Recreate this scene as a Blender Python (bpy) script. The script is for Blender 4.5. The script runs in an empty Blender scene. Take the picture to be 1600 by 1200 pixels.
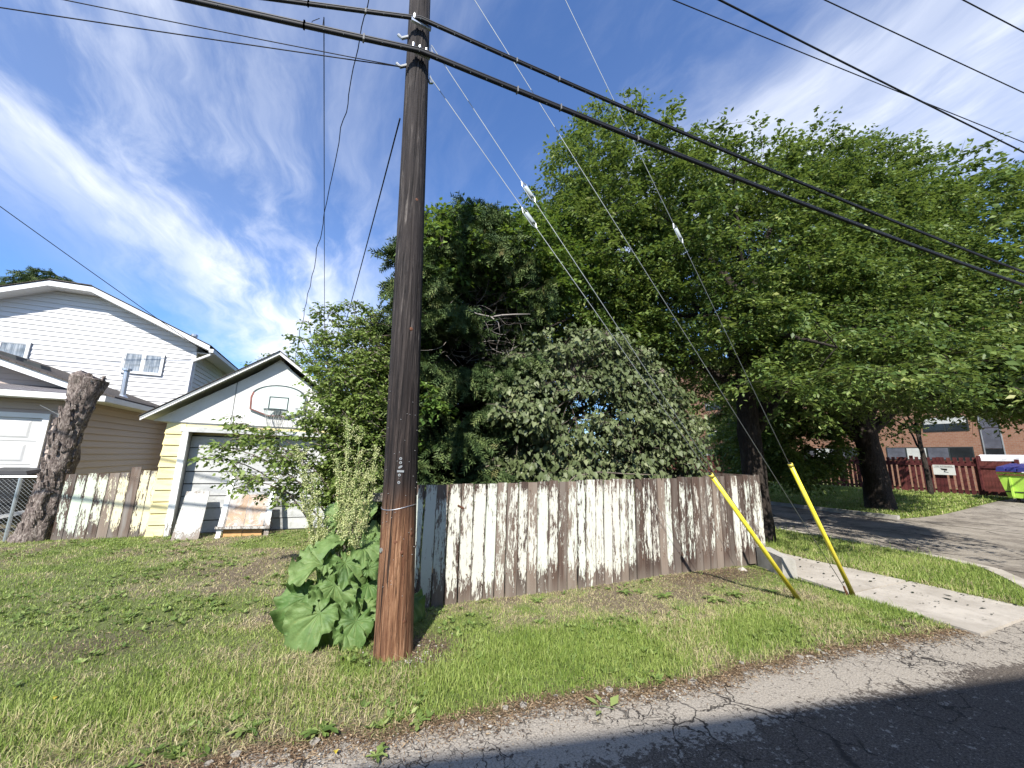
import bpy, math, random
import numpy as np
from mathutils import Vector, Matrix
random.seed(7)
RNG = np.random.default_rng(11)
S = bpy.context.scene
COL = S.collection
R = math.radians

# ------------------------------------------------------------------ camera, sky, sun, exposure
cam_d = bpy.data.cameras.new('camera'); cam = bpy.data.objects.new('camera', cam_d); COL.objects.link(cam); S.camera = cam
cam_d.sensor_width = 36; cam_d.lens = 13.5; cam_d.clip_start = 0.05; cam_d.clip_end = 3000
th = math.atan(115/600); roll = R(1.5); az = R(24)
fw = Vector((math.sin(az)*math.cos(th), math.cos(az)*math.cos(th), math.sin(th)))
rt = Vector((math.cos(az), -math.sin(az), 0)); up = rt.cross(fw)
RR = rt*math.cos(roll) + up*math.sin(roll); UU = up*math.cos(roll) - rt*math.sin(roll)
M = Matrix((RR, UU, -fw)).transposed().to_4x4(); M.translation = (0, 0, 1.7); cam.matrix_world = M

SUN_EL = 42.0
sv = Vector((-0.53*math.cos(R(SUN_EL)), -0.848*math.cos(R(SUN_EL)), math.sin(R(SUN_EL)))).normalized()
W = bpy.data.worlds.new('World'); S.world = W; W.use_nodes = True
nt = W.node_tree; nt.nodes.clear()
def wn(t, **k):
    n = nt.nodes.new(t)
    for a, b in k.items(): setattr(n, a, b)
    return n
sky = wn('ShaderNodeTexSky', sky_type='NISHITA', sun_disc=False)
sky.sun_elevation = R(SUN_EL); sky.sun_rotation = math.atan2(sv.x, sv.y) % (2*math.pi)
sky.air_density = 1.0; sky.dust_density = 0.3; sky.ozone_density = 3.0
tc = wn('ShaderNodeTexCoord'); sep = wn('ShaderNodeSeparateXYZ'); nt.links.new(tc.outputs['Generated'], sep.inputs[0])
def wm(op, a, b=None, clamp=False):
    n = wn('ShaderNodeMath', operation=op, use_clamp=clamp)
    for i, v in enumerate((a, b)):
        if v is None: continue
        if hasattr(v, 'node'): nt.links.new(v, n.inputs[i])
        else: n.inputs[i].default_value = v
    return n.outputs[0]
zc = wm('MAXIMUM', sep.outputs[2], 0.0); zc = wm('ADD', zc, 0.12)
px_ = wm('DIVIDE', sep.outputs[0], zc); py_ = wm('DIVIDE', sep.outputs[1], zc)
cmb = wn('ShaderNodeCombineXYZ'); nt.links.new(px_, cmb.inputs[0]); nt.links.new(py_, cmb.inputs[1])
def wnoise(rot, sc, loc, scale, detail, rough, dist=0.0):
    mp = wn('ShaderNodeMapping'); nt.links.new(cmb.outputs[0], mp.inputs[0])
    mp.inputs['Rotation'].default_value = (0, 0, rot); mp.inputs['Scale'].default_value = sc; mp.inputs['Location'].default_value = loc
    n = wn('ShaderNodeTexNoise'); nt.links.new(mp.outputs[0], n.inputs['Vector'])
    n.inputs['Scale'].default_value = scale; n.inputs['Detail'].default_value = detail; n.inputs['Roughness'].default_value = rough; n.inputs['Distortion'].default_value = dist
    return n.outputs[0]
def wramp(v, a, b):
    n = wn('ShaderNodeMapRange', interpolation_type='SMOOTHSTEP'); nt.links.new(v, n.inputs[0])
    n.inputs[1].default_value = a; n.inputs[2].default_value = b; return n.outputs[0]
wc0 = cmb.outputs[0]
wrp = wn('ShaderNodeTexNoise'); nt.links.new(wc0, wrp.inputs['Vector']); wrp.inputs['Scale'].default_value = 0.9; wrp.inputs['Detail'].default_value = 4
wv = wn('ShaderNodeVectorMath', operation='MULTIPLY_ADD'); nt.links.new(wrp.outputs[1], wv.inputs[0]); wv.inputs[1].default_value = (0.55, 0.55, 0); nt.links.new(wc0, wv.inputs[2])
class _O: pass
cmb = _O(); cmb.outputs = [wv.outputs[0]]
ws = wn('ShaderNodeSeparateXYZ'); nt.links.new(wv.outputs[0], ws.inputs[0])
bu = wm('ADD', wm('ADD', ws.outputs[0], wm('MULTIPLY', ws.outputs[1], -0.20)), 0.60)
band = wm('POWER', 2.718, wm('MULTIPLY', wm('MULTIPLY', bu, bu), -4.5))          # broad cirrus band drifting away to the left of the view
bu2 = wm('ADD', ws.outputs[0], -1.35); band2 = wm('MULTIPLY', wm('POWER', 2.718, wm('MULTIPLY', wm('MULTIPLY', bu2, bu2), -3.2)), 0.65)
streak = wnoise(R(14), (1.0, 0.24, 1), (5.6, 2.4, 0), 2.0, 10, 0.58, 0.25)
patch = wnoise(R(14), (1.0, 0.5, 1), (1.2, 6.0, 0), 0.8, 3, 0.5, 0.2)
fine = wnoise(R(38), (1.0, 0.40, 1), (7.0, 1.0, 0), 6.0, 7, 0.62, 0.3)
cov = wm('ADD', wm('MULTIPLY', wm('MAXIMUM', band, band2), 0.75), wm('MULTIPLY', wramp(patch, 0.42, 0.72), 0.30))
c1 = wm('MULTIPLY', wramp(streak, 0.40, 0.64), cov)
c2 = wm('MULTIPLY', wramp(fine, 0.42, 0.72), wm('MULTIPLY', cov, 0.38))
veil = wm('MULTIPLY', cov, 0.12)
cl = wm('ADD', wm('MULTIPLY', c1, 0.85), c2); cl = wm('ADD', cl, veil, clamp=True)
mixc = wn('ShaderNodeMix', data_type='RGBA'); nt.links.new(cl, mixc.inputs[0])
tint = wn('ShaderNodeMix', data_type='RGBA', blend_type='MULTIPLY'); tint.inputs[0].default_value = 1.0
nt.links.new(sky.outputs[0], tint.inputs[6]); tint.inputs[7].default_value = (0.76, 1.04, 1.42, 1)
nt.links.new(tint.outputs[2], mixc.inputs[6]); mixc.inputs[7].default_value = (7.2, 7.5, 8.1, 1)
bg = wn('ShaderNodeBackground'); bg.inputs[1].default_value = 0.095; nt.links.new(mixc.outputs[2], bg.inputs[0])
wo = wn('ShaderNodeOutputWorld'); nt.links.new(bg.outputs[0], wo.inputs[0])
sd = bpy.data.lights.new('sun', 'SUN'); sd.energy = 5.0; sd.angle = R(0.55); sd.color = (1.0, 0.955, 0.88)
so = bpy.data.objects.new('sun', sd); COL.objects.link(so); so.rotation_euler = sv.to_track_quat('Z', 'Y').to_euler()
vs = S.view_settings; vs.view_transform = 'Standard'; vs.look = 'None'; vs.exposure = 0.84; vs.gamma = 1.0
try: vs.use_curve_mapping = False
except Exception: pass

# ------------------------------------------------------------------ numpy value noise
def _h(i, j, k, seed):
    n = (i*374761393 + j*668265263 + k*2147483647 + seed*974634777) & 0xffffffff
    n = ((n ^ (n >> 13))*1274126177) & 0xffffffff
    return ((n ^ (n >> 16)) & 0xffff)/65535.0
def vn(x, y, z=0.0, seed=0):
    x, y, z = np.broadcast_arrays(np.asarray(x, float), np.asarray(y, float), np.asarray(z, float))
    i, j, k = np.floor(x).astype(np.int64), np.floor(y).astype(np.int64), np.floor(z).astype(np.int64)
    f, g, h = x-i, y-j, z-k
    f, g, h = f*f*(3-2*f), g*g*(3-2*g), h*h*(3-2*h)
    out = 0
    for a in (0, 1):
        for b in (0, 1):
            for c in (0, 1):
                out = out + _h(i+a, j+b, k+c, seed)*(f if a else 1-f)*(g if b else 1-g)*(h if c else 1-h)
    return out
def fbm(x, y, z=0.0, seed=0, o=3):
    s, a, t = 0, 0.5, 0
    for q in range(o):
        s = s + a*vn(np.asarray(x)*2**q, np.asarray(y)*2**q, np.asarray(z)*2**q, seed+q); t += a; a *= 0.5
    return s/t
def sstep(x, a, b):
    t = np.clip((x-a)/(b-a), 0, 1); return t*t*(3-2*t)
def unit(v): return v/np.maximum(np.linalg.norm(v, axis=-1, keepdims=True), 1e-9)

# ------------------------------------------------------------------ materials
def new_mat(name):
    m = bpy.data.materials.new(name); m.use_nodes = True; m.node_tree.nodes.clear(); return m
class NT:
    def __init__(s, name):
        s.m = new_mat(name); s.t = s.m.node_tree
        s.out = s.n('ShaderNodeOutputMaterial'); s.b = s.n('ShaderNodeBsdfPrincipled'); s.l(s.b.outputs[0], s.out.inputs[0])
        s.b.inputs['Roughness'].default_value = 0.8; s.b.inputs['Specular IOR Level'].default_value = 0.3
    def n(s, t, **k):
        x = s.t.nodes.new(t)
        for a, b in k.items(): setattr(x, a, b)
        return x
    def l(s, a, b): s.t.links.new(a, b)
    def v(s, inp, val):
        if hasattr(val, 'node'): s.l(val, inp)
        else: inp.default_value = val
    def obj(s, rnd=False, which='Object'):
        c = s.n('ShaderNodeTexCoord').outputs[which]
        if not rnd: return c
        oi = s.n('ShaderNodeObjectInfo'); m = s.n('ShaderNodeVectorMath', operation='MULTIPLY_ADD')
        s.l(oi.outputs['Random'], m.inputs[0]); m.inputs[1].default_value = (37.1, 53.7, 91.3); s.l(c, m.inputs[2]); return m.outputs[0]
    def noise(s, vec, scale, detail=4, rough=0.55, sc=None, dist=0.0, rot=None):
        if sc or rot:
            mp = s.n('ShaderNodeMapping'); s.l(vec, mp.inputs[0])
            if sc: mp.inputs['Scale'].default_value = sc
            if rot: mp.inputs['Rotation'].default_value = rot
            vec = mp.outputs[0]
        x = s.n('ShaderNodeTexNoise'); s.l(vec, x.inputs['Vector']); x.inputs['Scale'].default_value = scale
        x.inputs['Detail'].default_value = detail; x.inputs['Roughness'].default_value = rough; x.inputs['Distortion'].default_value = dist
        return x.outputs[0]
    def vor(s, vec, scale, feature='F1', out=0, rnd=1.0):
        x = s.n('ShaderNodeTexVoronoi', feature=feature); s.l(vec, x.inputs['Vector']); x.inputs['Scale'].default_value = scale
        x.inputs['Randomness'].default_value = rnd
        return x.outputs[out]
    def rng(s, v, a, b, c=0.0, d=1.0, smooth=True):
        x = s.n('ShaderNodeMapRange', interpolation_type='SMOOTHSTEP' if smooth else 'LINEAR'); s.v(x.inputs[0], v)
        for i, q in zip((1, 2, 3, 4), (a, b, c, d)): s.v(x.inputs[i], q)
        return x.outputs[0]
    def math(s, op, a, b=0.0, clamp=False):
        x = s.n('ShaderNodeMath', operation=op, use_clamp=clamp); s.v(x.inputs[0], a); s.v(x.inputs[1], b); return x.outputs[0]
    def mix(s, f, a, b, blend='MIX'):
        x = s.n('ShaderNodeMix', data_type='RGBA', blend_type=blend); s.v(x.inputs[0], f)
        for i, q in ((6, a), (7, b)):
            if hasattr(q, 'node'): s.l(q, x.inputs[i])
            else: x.inputs[i].default_value = tuple(q)+((1,) if len(q) == 3 else ())
        return x.outputs[2]
    def ramp(s, v, stops):
        x = s.n('ShaderNodeValToRGB'); s.l(v, x.inputs[0]); e = x.color_ramp.elements
        while len(e) < len(stops): e.new(0.5)
        for q, (p, c) in zip(e, stops): q.position = p; q.color = tuple(c)+(1,)
        return x.outputs[0]
    def bump(s, h, strength=0.5, dist=0.01, prev=None):
        x = s.n('ShaderNodeBump'); x.inputs['Strength'].default_value = strength; x.inputs['Distance'].default_value = dist
        s.l(h, x.inputs['Height'])
        if prev is not None: s.l(prev, x.inputs['Normal'])
        s.l(x.outputs[0], s.b.inputs['Normal']); return x.outputs[0]
    def col(s, c): s.v(s.b.inputs['Base Color'], c if hasattr(c, 'node') else tuple(c)+((1,) if len(c) == 3 else ())); return s
    def rough(s, r): s.v(s.b.inputs['Roughness'], r); return s
    def sepz(s, vec):
        x = s.n('ShaderNodeSeparateXYZ'); s.l(vec, x.inputs[0]); return x.outputs
MAT = {}
def plain(name, c, rough=0.6, var=0.12, scale=3.0, metal=0.0, dirt=None, bump=0.0, spec=0.3):
    k = NT(name); o = k.obj(); n = k.noise(o, scale, 5); n2 = k.noise(o, scale*9, 4)
    d = tuple(x*(1-var) for x in c); u = tuple(min(1, x*(1+var)) for x in c)
    cc = k.mix(k.rng(n, 0.3, 0.7), d, u)
    if dirt: cc = k.mix(k.math('MULTIPLY', k.rng(n2, 0.5, 0.75), 0.5), cc, dirt)
    k.col(cc); k.rough(rough); k.b.inputs['Metallic'].default_value = metal; k.b.inputs['Specular IOR Level'].default_value = spec
    if bump: k.bump(n2, bump, 0.01)
    MAT[name] = k.m; return k.m

def peel(name, paint, paint2, wood, wood2, dens=0.0, grey=(0.25, 0.23, 0.21)):
    """peeling paint on boards; object colour R = how bare, G = tint"""
    k = NT(name); o = k.obj(True); raw = k.sepz(k.obj(which='Generated'))
    oi = k.n('ShaderNodeObjectInfo'); cs = k.n('ShaderNodeSeparateColor'); k.l(oi.outputs['Color'], cs.inputs[0])
    n1 = k.noise(o, 1.0, 8, 0.68, sc=(24, 24, 3.4), dist=0.5)
    n2 = k.noise(o, 1.0, 4, 0.5, sc=(60, 60, 9))
    n3 = k.noise(o, 1.0, 2, 0.5, sc=(7, 7, 2.0))
    z = raw[2]
    edge = k.math('ADD', k.rng(z, 0.30, 0.0, 0, 0.21), k.rng(z, 0.86, 1.0, 0, 0.12))
    chips = k.noise(o, 1.0, 5, 0.7, sc=(70, 70, 11), dist=0.8)
    bare = k.math('ADD', k.math('MULTIPLY', n1, 0.62), k.math('MULTIPLY', n3, 0.38))
    bare = k.math('ADD', bare, edge)
    bare = k.math('ADD', bare, k.math('MULTIPLY', k.math('SUBTRACT', cs.outputs[0], 0.5), 0.20))
    bare = k.math('ADD', bare, k.math('MULTIPLY', k.math('SUBTRACT', chips, 0.5), 0.72))
    ex_ = k.math('ABSOLUTE', k.math('SUBTRACT', raw[0], 0.5)); bare = k.math('ADD', bare, k.math('MULTIPLY', k.rng(ex_, 0.30, 0.5), 0.085))
    mask = k.rng(bare, 0.562-dens, 0.580-dens)
    grain = k.noise(o, 1.0, 6, 0.7, sc=(120, 120, 2.2), dist=0.4)
    big = k.noise(o, 1.0, 3, 0.5, sc=(10, 10, 1.1))
    wc = k.mix(k.rng(grain, 0.3, 0.7), wood, wood2); wc = k.mix(k.rng(big, 0.42, 0.66), wc, grey)
    tone = k.math('FRACT', k.math('MULTIPLY', oi.outputs['Random'], 7.31)); wc = k.mix(k.rng(tone, 0.1, 0.9, 0, 0.6), wc, (0.035, 0.022, 0.018)); wc = k.mix(k.rng(tone, 0.30, 0.0, 0, 0.7), wc, (0.25, 0.20, 0.16))
    wc = k.mix(k.rng(z, 0.16, 0.0, 0, 0.55), wc, (0.20, 0.17, 0.14))
    pc = k.mix(cs.outputs[1], paint, paint2); pc = k.mix(k.rng(n2, 0.55, 0.8, 0, 0.35), pc, (0.50, 0.45, 0.38))
    pc = k.mix(k.rng(grain, 0.62, 0.72, 0, 0.3), pc, (0.33, 0.27, 0.22))
    pc = k.mix(k.rng(bare, 0.535-dens, 0.562-dens, 0, 0.75), pc, (0.43, 0.35, 0.30)); k.col(k.mix(mask, pc, wc)); k.rough(k.rng(mask, 0, 1, 0.55, 0.9))
    h = k.math('ADD', k.math('MULTIPLY', mask, -0.5), k.math('MULTIPLY', grain, 0.35))
    k.bump(h, 0.8, 0.006); MAT[name] = k.m; return k.m

peel('peeling_mint_paint', (0.56, 0.60, 0.52), (0.57, 0.56, 0.49), (0.045, 0.028, 0.022), (0.16, 0.11, 0.085), grey=(0.19, 0.16, 0.135))
peel('peeling_cream_paint', (0.70, 0.64, 0.42), (0.52, 0.60, 0.50), (0.10, 0.07, 0.055), (0.20, 0.15, 0.12))
peel('peeling_white_paint', (0.72, 0.73, 0.70), (0.66, 0.68, 0.66), (0.16, 0.13, 0.11), (0.28, 0.24, 0.21), dens=-0.09)
peel('weathered_grey_board', (0.37, 0.37, 0.35), (0.35, 0.37, 0.33), (0.16, 0.14, 0.12), (0.30, 0.28, 0.25), dens=-0.04)

def mat_yellow():
    k = NT('yellow_siding_paint'); o = k.obj(True); n = k.noise(o, 1, 5, sc=(3, 3, 20)); g = k.noise(o, 1, 5, 0.7, sc=(3, 3, 90)); f = k.noise(o, 40, 5, 0.7)
    c = k.mix(k.rng(n, 0.3, 0.7), (0.68, 0.57, 0.27), (0.76, 0.66, 0.36)); c = k.mix(k.rng(f, 0.66, 0.72, 0, 0.6), c, (0.30, 0.24, 0.17))
    k.col(c); k.rough(0.7); k.bump(k.math('ADD', g, f), 0.3, 0.003); MAT['yellow'] = k.m
mat_yellow()
def mat_vinyl(name, c1, c2):
    k = NT(name); o = k.obj(True); n = k.noise(o, 1, 3, sc=(0.7, 0.7, 6)); g = k.noise(o, 1, 4, 0.6, sc=(3, 3, 60))
    oi = k.n('ShaderNodeObjectInfo'); v = k.rng(oi.outputs['Random'], 0, 1, 0.0, 0.5)
    c = k.mix(k.math('MULTIPLY', k.math('ADD', n, v), 0.66), c1, c2); k.col(c); k.rough(0.5); k.bump(g, 0.15, 0.002); MAT[name] = k.m
mat_vinyl('white_vinyl', (0.54, 0.535, 0.52), (0.62, 0.61, 0.60))
mat_vinyl('beige_vinyl', (0.35, 0.285, 0.245), (0.42, 0.345, 0.295))
plain('white_trim', (0.68, 0.68, 0.67), 0.5, 0.04)
plain('white_door', (0.50, 0.50, 0.49), 0.6, 0.10, dirt=(0.5, 0.48, 0.44))
plain('gable_white', (0.60, 0.60, 0.58), 0.75, 0.07, 2.5, dirt=(0.52, 0.50, 0.46), bump=0.2)
plain('galvanised', (0.55, 0.58, 0.60), 0.38, 0.08, metal=0.8)
plain('galvanised_dull', (0.42, 0.43, 0.43), 0.5, 0.1, metal=0.6)
plain('black_rubber', (0.018, 0.018, 0.02), 0.5, 0.2)
plain('cable_black', (0.012, 0.012, 0.014), 0.6, 0.2, spec=0.25)
plain('bin_black', (0.022, 0.022, 0.024), 0.45, 0.2)
plain('porcelain', (0.40, 0.44, 0.42), 0.15, 0.05, spec=0.6)
plain('curtain', (0.55, 0.57, 0.58), 0.8, 0.15, 6)
plain('dark_metal', (0.03, 0.035, 0.035), 0.5, 0.2)
plain('steel_strand', (0.26, 0.28, 0.28), 0.6, 0.1, metal=0.3)
plain('clip_grey', (0.16, 0.16, 0.16), 0.6, 0.1)
plain('red_stain', (0.085, 0.020, 0.020), 0.75, 0.35, 4, bump=0.3)
plain('red_stain_light', (0.125, 0.035, 0.030), 0.75, 0.35, 4, bump=0.3)
plain('lime_paint', (0.42, 0.68, 0.10), 0.45, 0.08)
plain('blue_lid', (0.03, 0.035, 0.16), 0.45, 0.2)
plain('rusty', (0.13, 0.055, 0.03), 0.8, 0.3)
plain('cedar', (0.42, 0.24, 0.10), 0.75, 0.2, 6)
plain('van_white', (0.80, 0.80, 0.80), 0.3, 0.03)
plain('lawn_leaf_dark', (0.02, 0.028, 0.015), 0.8, 0.3)
plain('hoop_red', (0.22, 0.085, 0.07), 0.6, 0.2)
plain('hoop_dark', (0.06, 0.08, 0.08), 0.6, 0.2)
plain('board_glass', (0.60, 0.66, 0.63), 0.4, 0.06)
plain('timber_grey', (0.22, 0.20, 0.17), 0.85, 0.3, 5, bump=0.4)
plain('sign_white', (0.62, 0.63, 0.60), 0.5, 0.05)
plain('sign_black', (0.02, 0.02, 0.02), 0.5, 0.05)
plain('window_grey', (0.10, 0.10, 0.12), 0.25, 0.2, spec=0.5)
plain('window_dark', (0.02, 0.022, 0.025), 0.12, 0.2, spec=0.6)
plain('blind_white', (0.50, 0.50, 0.47), 0.6, 0.1)
plain('leaf_yellow', (0.50, 0.40, 0.05), 0.6, 0.2, 30)
plain('net', (0.35, 0.35, 0.33), 0.8, 0.1)
plain('stucco_neutral', (0.42, 0.38, 0.33), 0.85, 0.08)

def mat_glass():
    k = NT('window_glass'); o = k.obj(); n = k.noise(o, 1, 3, 0.5, sc=(26, 26, 1.2), dist=0.6); z = k.sepz(o)[2]; c = k.mix(k.rng(n, 0.35, 0.65), (0.13, 0.15, 0.17), (0.34, 0.36, 0.37)); c = k.mix(k.rng(k.noise(o, 3, 3), 0.45, 0.6, 0, 0.6), c, (0.06, 0.075, 0.085)); k.col(c); k.rough(0.05); k.b.inputs['Specular IOR Level'].default_value = 0.9; MAT['window_glass'] = k.m
mat_glass()
def mat_guard():
    k = NT('guy_guard_yellow'); o = k.obj(); n = k.noise(o, 5, 5); s_ = k.noise(o, 60, 5, 0.7)
    c = k.mix(k.rng(n, 0.3, 0.7), (0.74, 0.60, 0.02), (0.80, 0.69, 0.08)); c = k.mix(k.rng(s_, 0.54, 0.70, 0, 0.75), c, (0.36, 0.30, 0.12)); c = k.mix(k.rng(k.sepz(o)[2], 0.35, 0.0, 0, 0.5), c, (0.22, 0.18, 0.08))
    k.col(c); k.rough(0.38); k.b.inputs['Specular IOR Level'].default_value = 0.45; MAT['guard'] = k.m
mat_guard()
def mat_shingle(name, c1, c2):
    k = NT(name); o = k.obj(); br = k.n('ShaderNodeTexBrick'); k.l(o, br.inputs[0]); br.inputs['Scale'].default_value = 4.0
    br.inputs['Color1'].default_value = c1+(1,); br.inputs['Color2'].default_value = c2+(1,); br.inputs['Mortar'].default_value = (0.02, 0.02, 0.02, 1)
    n = k.noise(o, 60, 3); k.col(k.mix(k.rng(n, 0.3, 0.7, 0, 0.5), br.outputs[0], tuple(x*0.5 for x in c1))); k.rough(0.95); k.bump(n, 0.6, 0.01); MAT[name] = k.m
mat_shingle('shingle_brown', (0.075, 0.065, 0.058), (0.11, 0.095, 0.085))
mat_shingle('shingle_grey', (0.16, 0.15, 0.16), (0.22, 0.21, 0.22))
def mat_brick():
    k = NT('brick_wall'); o = k.obj(); mp = k.n('ShaderNodeMapping'); k.l(o, mp.inputs[0]); mp.inputs['Rotation'].default_value = (R(90), 0, R(90))
    sp = k.sepz(o); cb = k.n('ShaderNodeCombineXYZ'); k.l(sp[1], cb.inputs[0]); k.l(sp[2], cb.inputs[1])
    br = k.n('ShaderNodeTexBrick'); k.l(cb.outputs[0], br.inputs[0]); br.inputs['Scale'].default_value = 2.4
    br.inputs['Color1'].default_value = (0.23, 0.105, 0.065, 1); br.inputs['Color2'].default_value = (0.29, 0.155, 0.10, 1); br.inputs['Mortar'].default_value = (0.27, 0.21, 0.17, 1)
    br.inputs['Mortar Size'].default_value = 0.018; br.inputs['Bias'].default_value = -0.1
    n = k.noise(o, 1.2, 5); n2 = k.noise(o, 1, 5, sc=(8, 8, 40))
    c = k.mix(k.rng(n, 0.3, 0.7, 0, 0.35), br.outputs[0], (0.30, 0.165, 0.10)); c = k.mix(k.rng(n2, 0.5, 0.7, 0, 0.35), c, (0.16, 0.06, 0.04))
    k.col(c); k.rough(0.9); MAT['brick'] = k.m
mat_brick()

def mat_pole():
    k = NT('creosote_pole'); o = k.obj(); z = k.sepz(o)[2]
    g = k.noise(o, 1, 9, 0.72, sc=(34, 34, 1.5), dist=0.8); g2 = k.noise(o, 1, 5, 0.6, sc=(110, 110, 5)); b = k.noise(o, 1, 4, 0.55, sc=(8, 8, 1.0), dist=1.2)
    zz = k.math('ADD', z, k.math('MULTIPLY', k.math('SUBTRACT', g, 0.5), 0.55))
    brown = k.ramp(g, [(0.34, (0.030, 0.014, 0.008)), (0.44, (0.120, 0.055, 0.028)), (0.54, (0.24, 0.125, 0.066)), (0.66, (0.44, 0.28, 0.175))])
    brown = k.mix(k.rng(b, 0.40, 0.62, 0, 0.6), brown, (0.10, 0.042, 0.022))
    black = k.mix(k.rng(g, 0.40, 0.66), (0.008, 0.006, 0.006), (0.045, 0.034, 0.030))
    grey = k.ramp(g, [(0.36, (0.006, 0.005, 0.005)), (0.48, (0.022, 0.018, 0.017)), (0.58, (0.058, 0.049, 0.044)), (0.71, (0.18, 0.16, 0.145))])
    grey = k.mix(k.rng(b, 0.42, 0.62, 0, 0.75), grey, (0.024, 0.019, 0.018))
    c = k.mix(k.rng(zz, 0.95, 1.50), brown, black); c = k.mix(k.rng(zz, 1.7, 3.4), c, grey)
    crack = k.noise(o, 1, 3, 0.6, sc=(60, 60, 0.55), dist=0.5); c = k.mix(k.rng(crack, 0.62, 0.66, 0, 0.9), c, (0.010, 0.007, 0.006))
    k.col(c); k.rough(0.85)
    sp_ = k.noise(o, 1, 4, 0.8, sc=(60, 60, 22)); c = k.mix(k.rng(sp_, 0.56, 0.70, 0, 0.65), c, (0.012, 0.008, 0.007)); k.col(c)
    h = k.math('ADD', k.math('MULTIPLY', g, 0.8), k.math('MULTIPLY', g2, 0.4)); h = k.math('SUBTRACT', h, k.rng(crack, 0.60, 0.66)); k.bump(h, 0.9, 0.014); MAT['pole'] = k.m
mat_pole()
def mat_bark(name, c1, c2, c3, sc=(22, 22, 5)):
    k = NT(name); o = k.obj(); g = k.noise(o, 1, 7, 0.65, sc=sc, dist=1.6); v = k.noise(o, 26, 5, 0.7)
    c = k.ramp(g, [(0.3, c1), (0.5, c2), (0.68, c3)]); c = k.mix(k.rng(v, 0.5, 0.7, 0, 0.5), c, c1)
    k.col(c); k.rough(0.95); k.bump(k.math('ADD', g, k.math('MULTIPLY', v, 0.4)), 1.0, 0.03); MAT[name] = k.m
mat_bark('bark_dark', (0.012, 0.009, 0.007), (0.034, 0.026, 0.021), (0.075, 0.062, 0.052))
mat_bark('bark_stump', (0.030, 0.022, 0.020), (0.17, 0.135, 0.118), (0.46, 0.40, 0.35), sc=(26, 26, 9))
mat_bark('cut_wood', (0.02, 0.02, 0.02), (0.08, 0.08, 0.08), (0.19, 0.19, 0.19), sc=(9, 9, 9))
plain('twig_grey', (0.17, 0.14, 0.115), 0.9, 0.3)
plain('dead_twig', (0.30, 0.27, 0.24), 0.9, 0.3)
plain('stalk_green', (0.12, 0.17, 0.05), 0.5, 0.25, 8)

def mat_leaf(name, stops, trans=0.32, rough=0.5, tcol=(0.16, 0.26, 0.03), spec=0.3):
    k = NT(name); a = k.n('ShaderNodeAttribute', attribute_name='rnd')
    c = k.ramp(a.outputs['Fac'], stops); k.col(c); k.rough(rough); k.b.inputs['Specular IOR Level'].default_value = spec
    tr = k.n('ShaderNodeBsdfTranslucent'); tm = k.mix(0.65, c, tcol); k.l(tm, tr.inputs[0])
    ms = k.n('ShaderNodeMixShader'); ms.inputs[0].default_value = trans; k.l(k.b.outputs[0], ms.inputs[1]); k.l(tr.outputs[0], ms.inputs[2]); k.l(ms.outputs[0], k.out.inputs[0])
    MAT[name] = k.m
mat_leaf('elm_leaf', [(0, (0.026, 0.056, 0.012)), (0.42, (0.072, 0.124, 0.026)), (0.80, (0.185, 0.245, 0.062)), (1.0, (0.34, 0.35, 0.12))], tcol=(0.24, 0.32, 0.05), spec=0.35)
mat_leaf('vine_leaf', [(0, (0.035, 0.078, 0.018)), (0.5, (0.095, 0.165, 0.032)), (1.0, (0.20, 0.28, 0.060))], tcol=(0.24, 0.34, 0.04))
mat_leaf('lilac_leaf', [(0, (0.048, 0.066, 0.024)), (0.45, (0.105, 0.132, 0.054)), (0.75, (0.19, 0.215, 0.105)), (0.93, (0.30, 0.32, 0.19)), (1.0, (0.20, 0.13, 0.07))], trans=0.15, rough=0.5, tcol=(0.12, 0.16, 0.03), spec=0.3)
mat_leaf('shrub_leaf', [(0, (0.085, 0.130, 0.026)), (0.5, (0.185, 0.26, 0.062)), (1.0, (0.34, 0.40, 0.15))], trans=0.35, tcol=(0.25, 0.33, 0.06))
mat_leaf('spruce_needle', [(0, (0.018, 0.034, 0.012)), (0.45, (0.055, 0.090, 0.030)), (0.8, (0.13, 0.17, 0.058)), (1.0, (0.18, 0.15, 0.065))], trans=0.10, rough=0.6, tcol=(0.08, 0.12, 0.02), spec=0.15)
mat_leaf('seed_head', [(0, (0.34, 0.40, 0.15)), (0.6, (0.58, 0.60, 0.30)), (0.93, (0.74, 0.72, 0.44)), (1.0, (0.42, 0.20, 0.10))], trans=0.2, rough=0.7, tcol=(0.45, 0.5, 0.15), spec=0.2)
mat_leaf('grass_blade', [(0, (0.11, 0.175, 0.032)), (0.30, (0.215, 0.295, 0.060)), (0.58, (0.34, 0.40, 0.12)), (0.74, (0.42, 0.37, 0.19)), (1.0, (0.56, 0.46, 0.29))], trans=0.25, rough=0.5, tcol=(0.22, 0.28, 0.06), spec=0.3)
mat_leaf('weed_leaf', [(0, (0.075, 0.125, 0.028)), (0.6, (0.15, 0.215, 0.055)), (1.0, (0.28, 0.33, 0.11))], trans=0.25, tcol=(0.25, 0.33, 0.05))
mat_leaf('litter_leaf', [(0, (0.05, 0.035, 0.022)), (0.5, (0.16, 0.10, 0.06)), (1.0, (0.38, 0.29, 0.18))], trans=0.05, rough=0.85, tcol=(0.2, 0.15, 0.06), spec=0.1)
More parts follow.
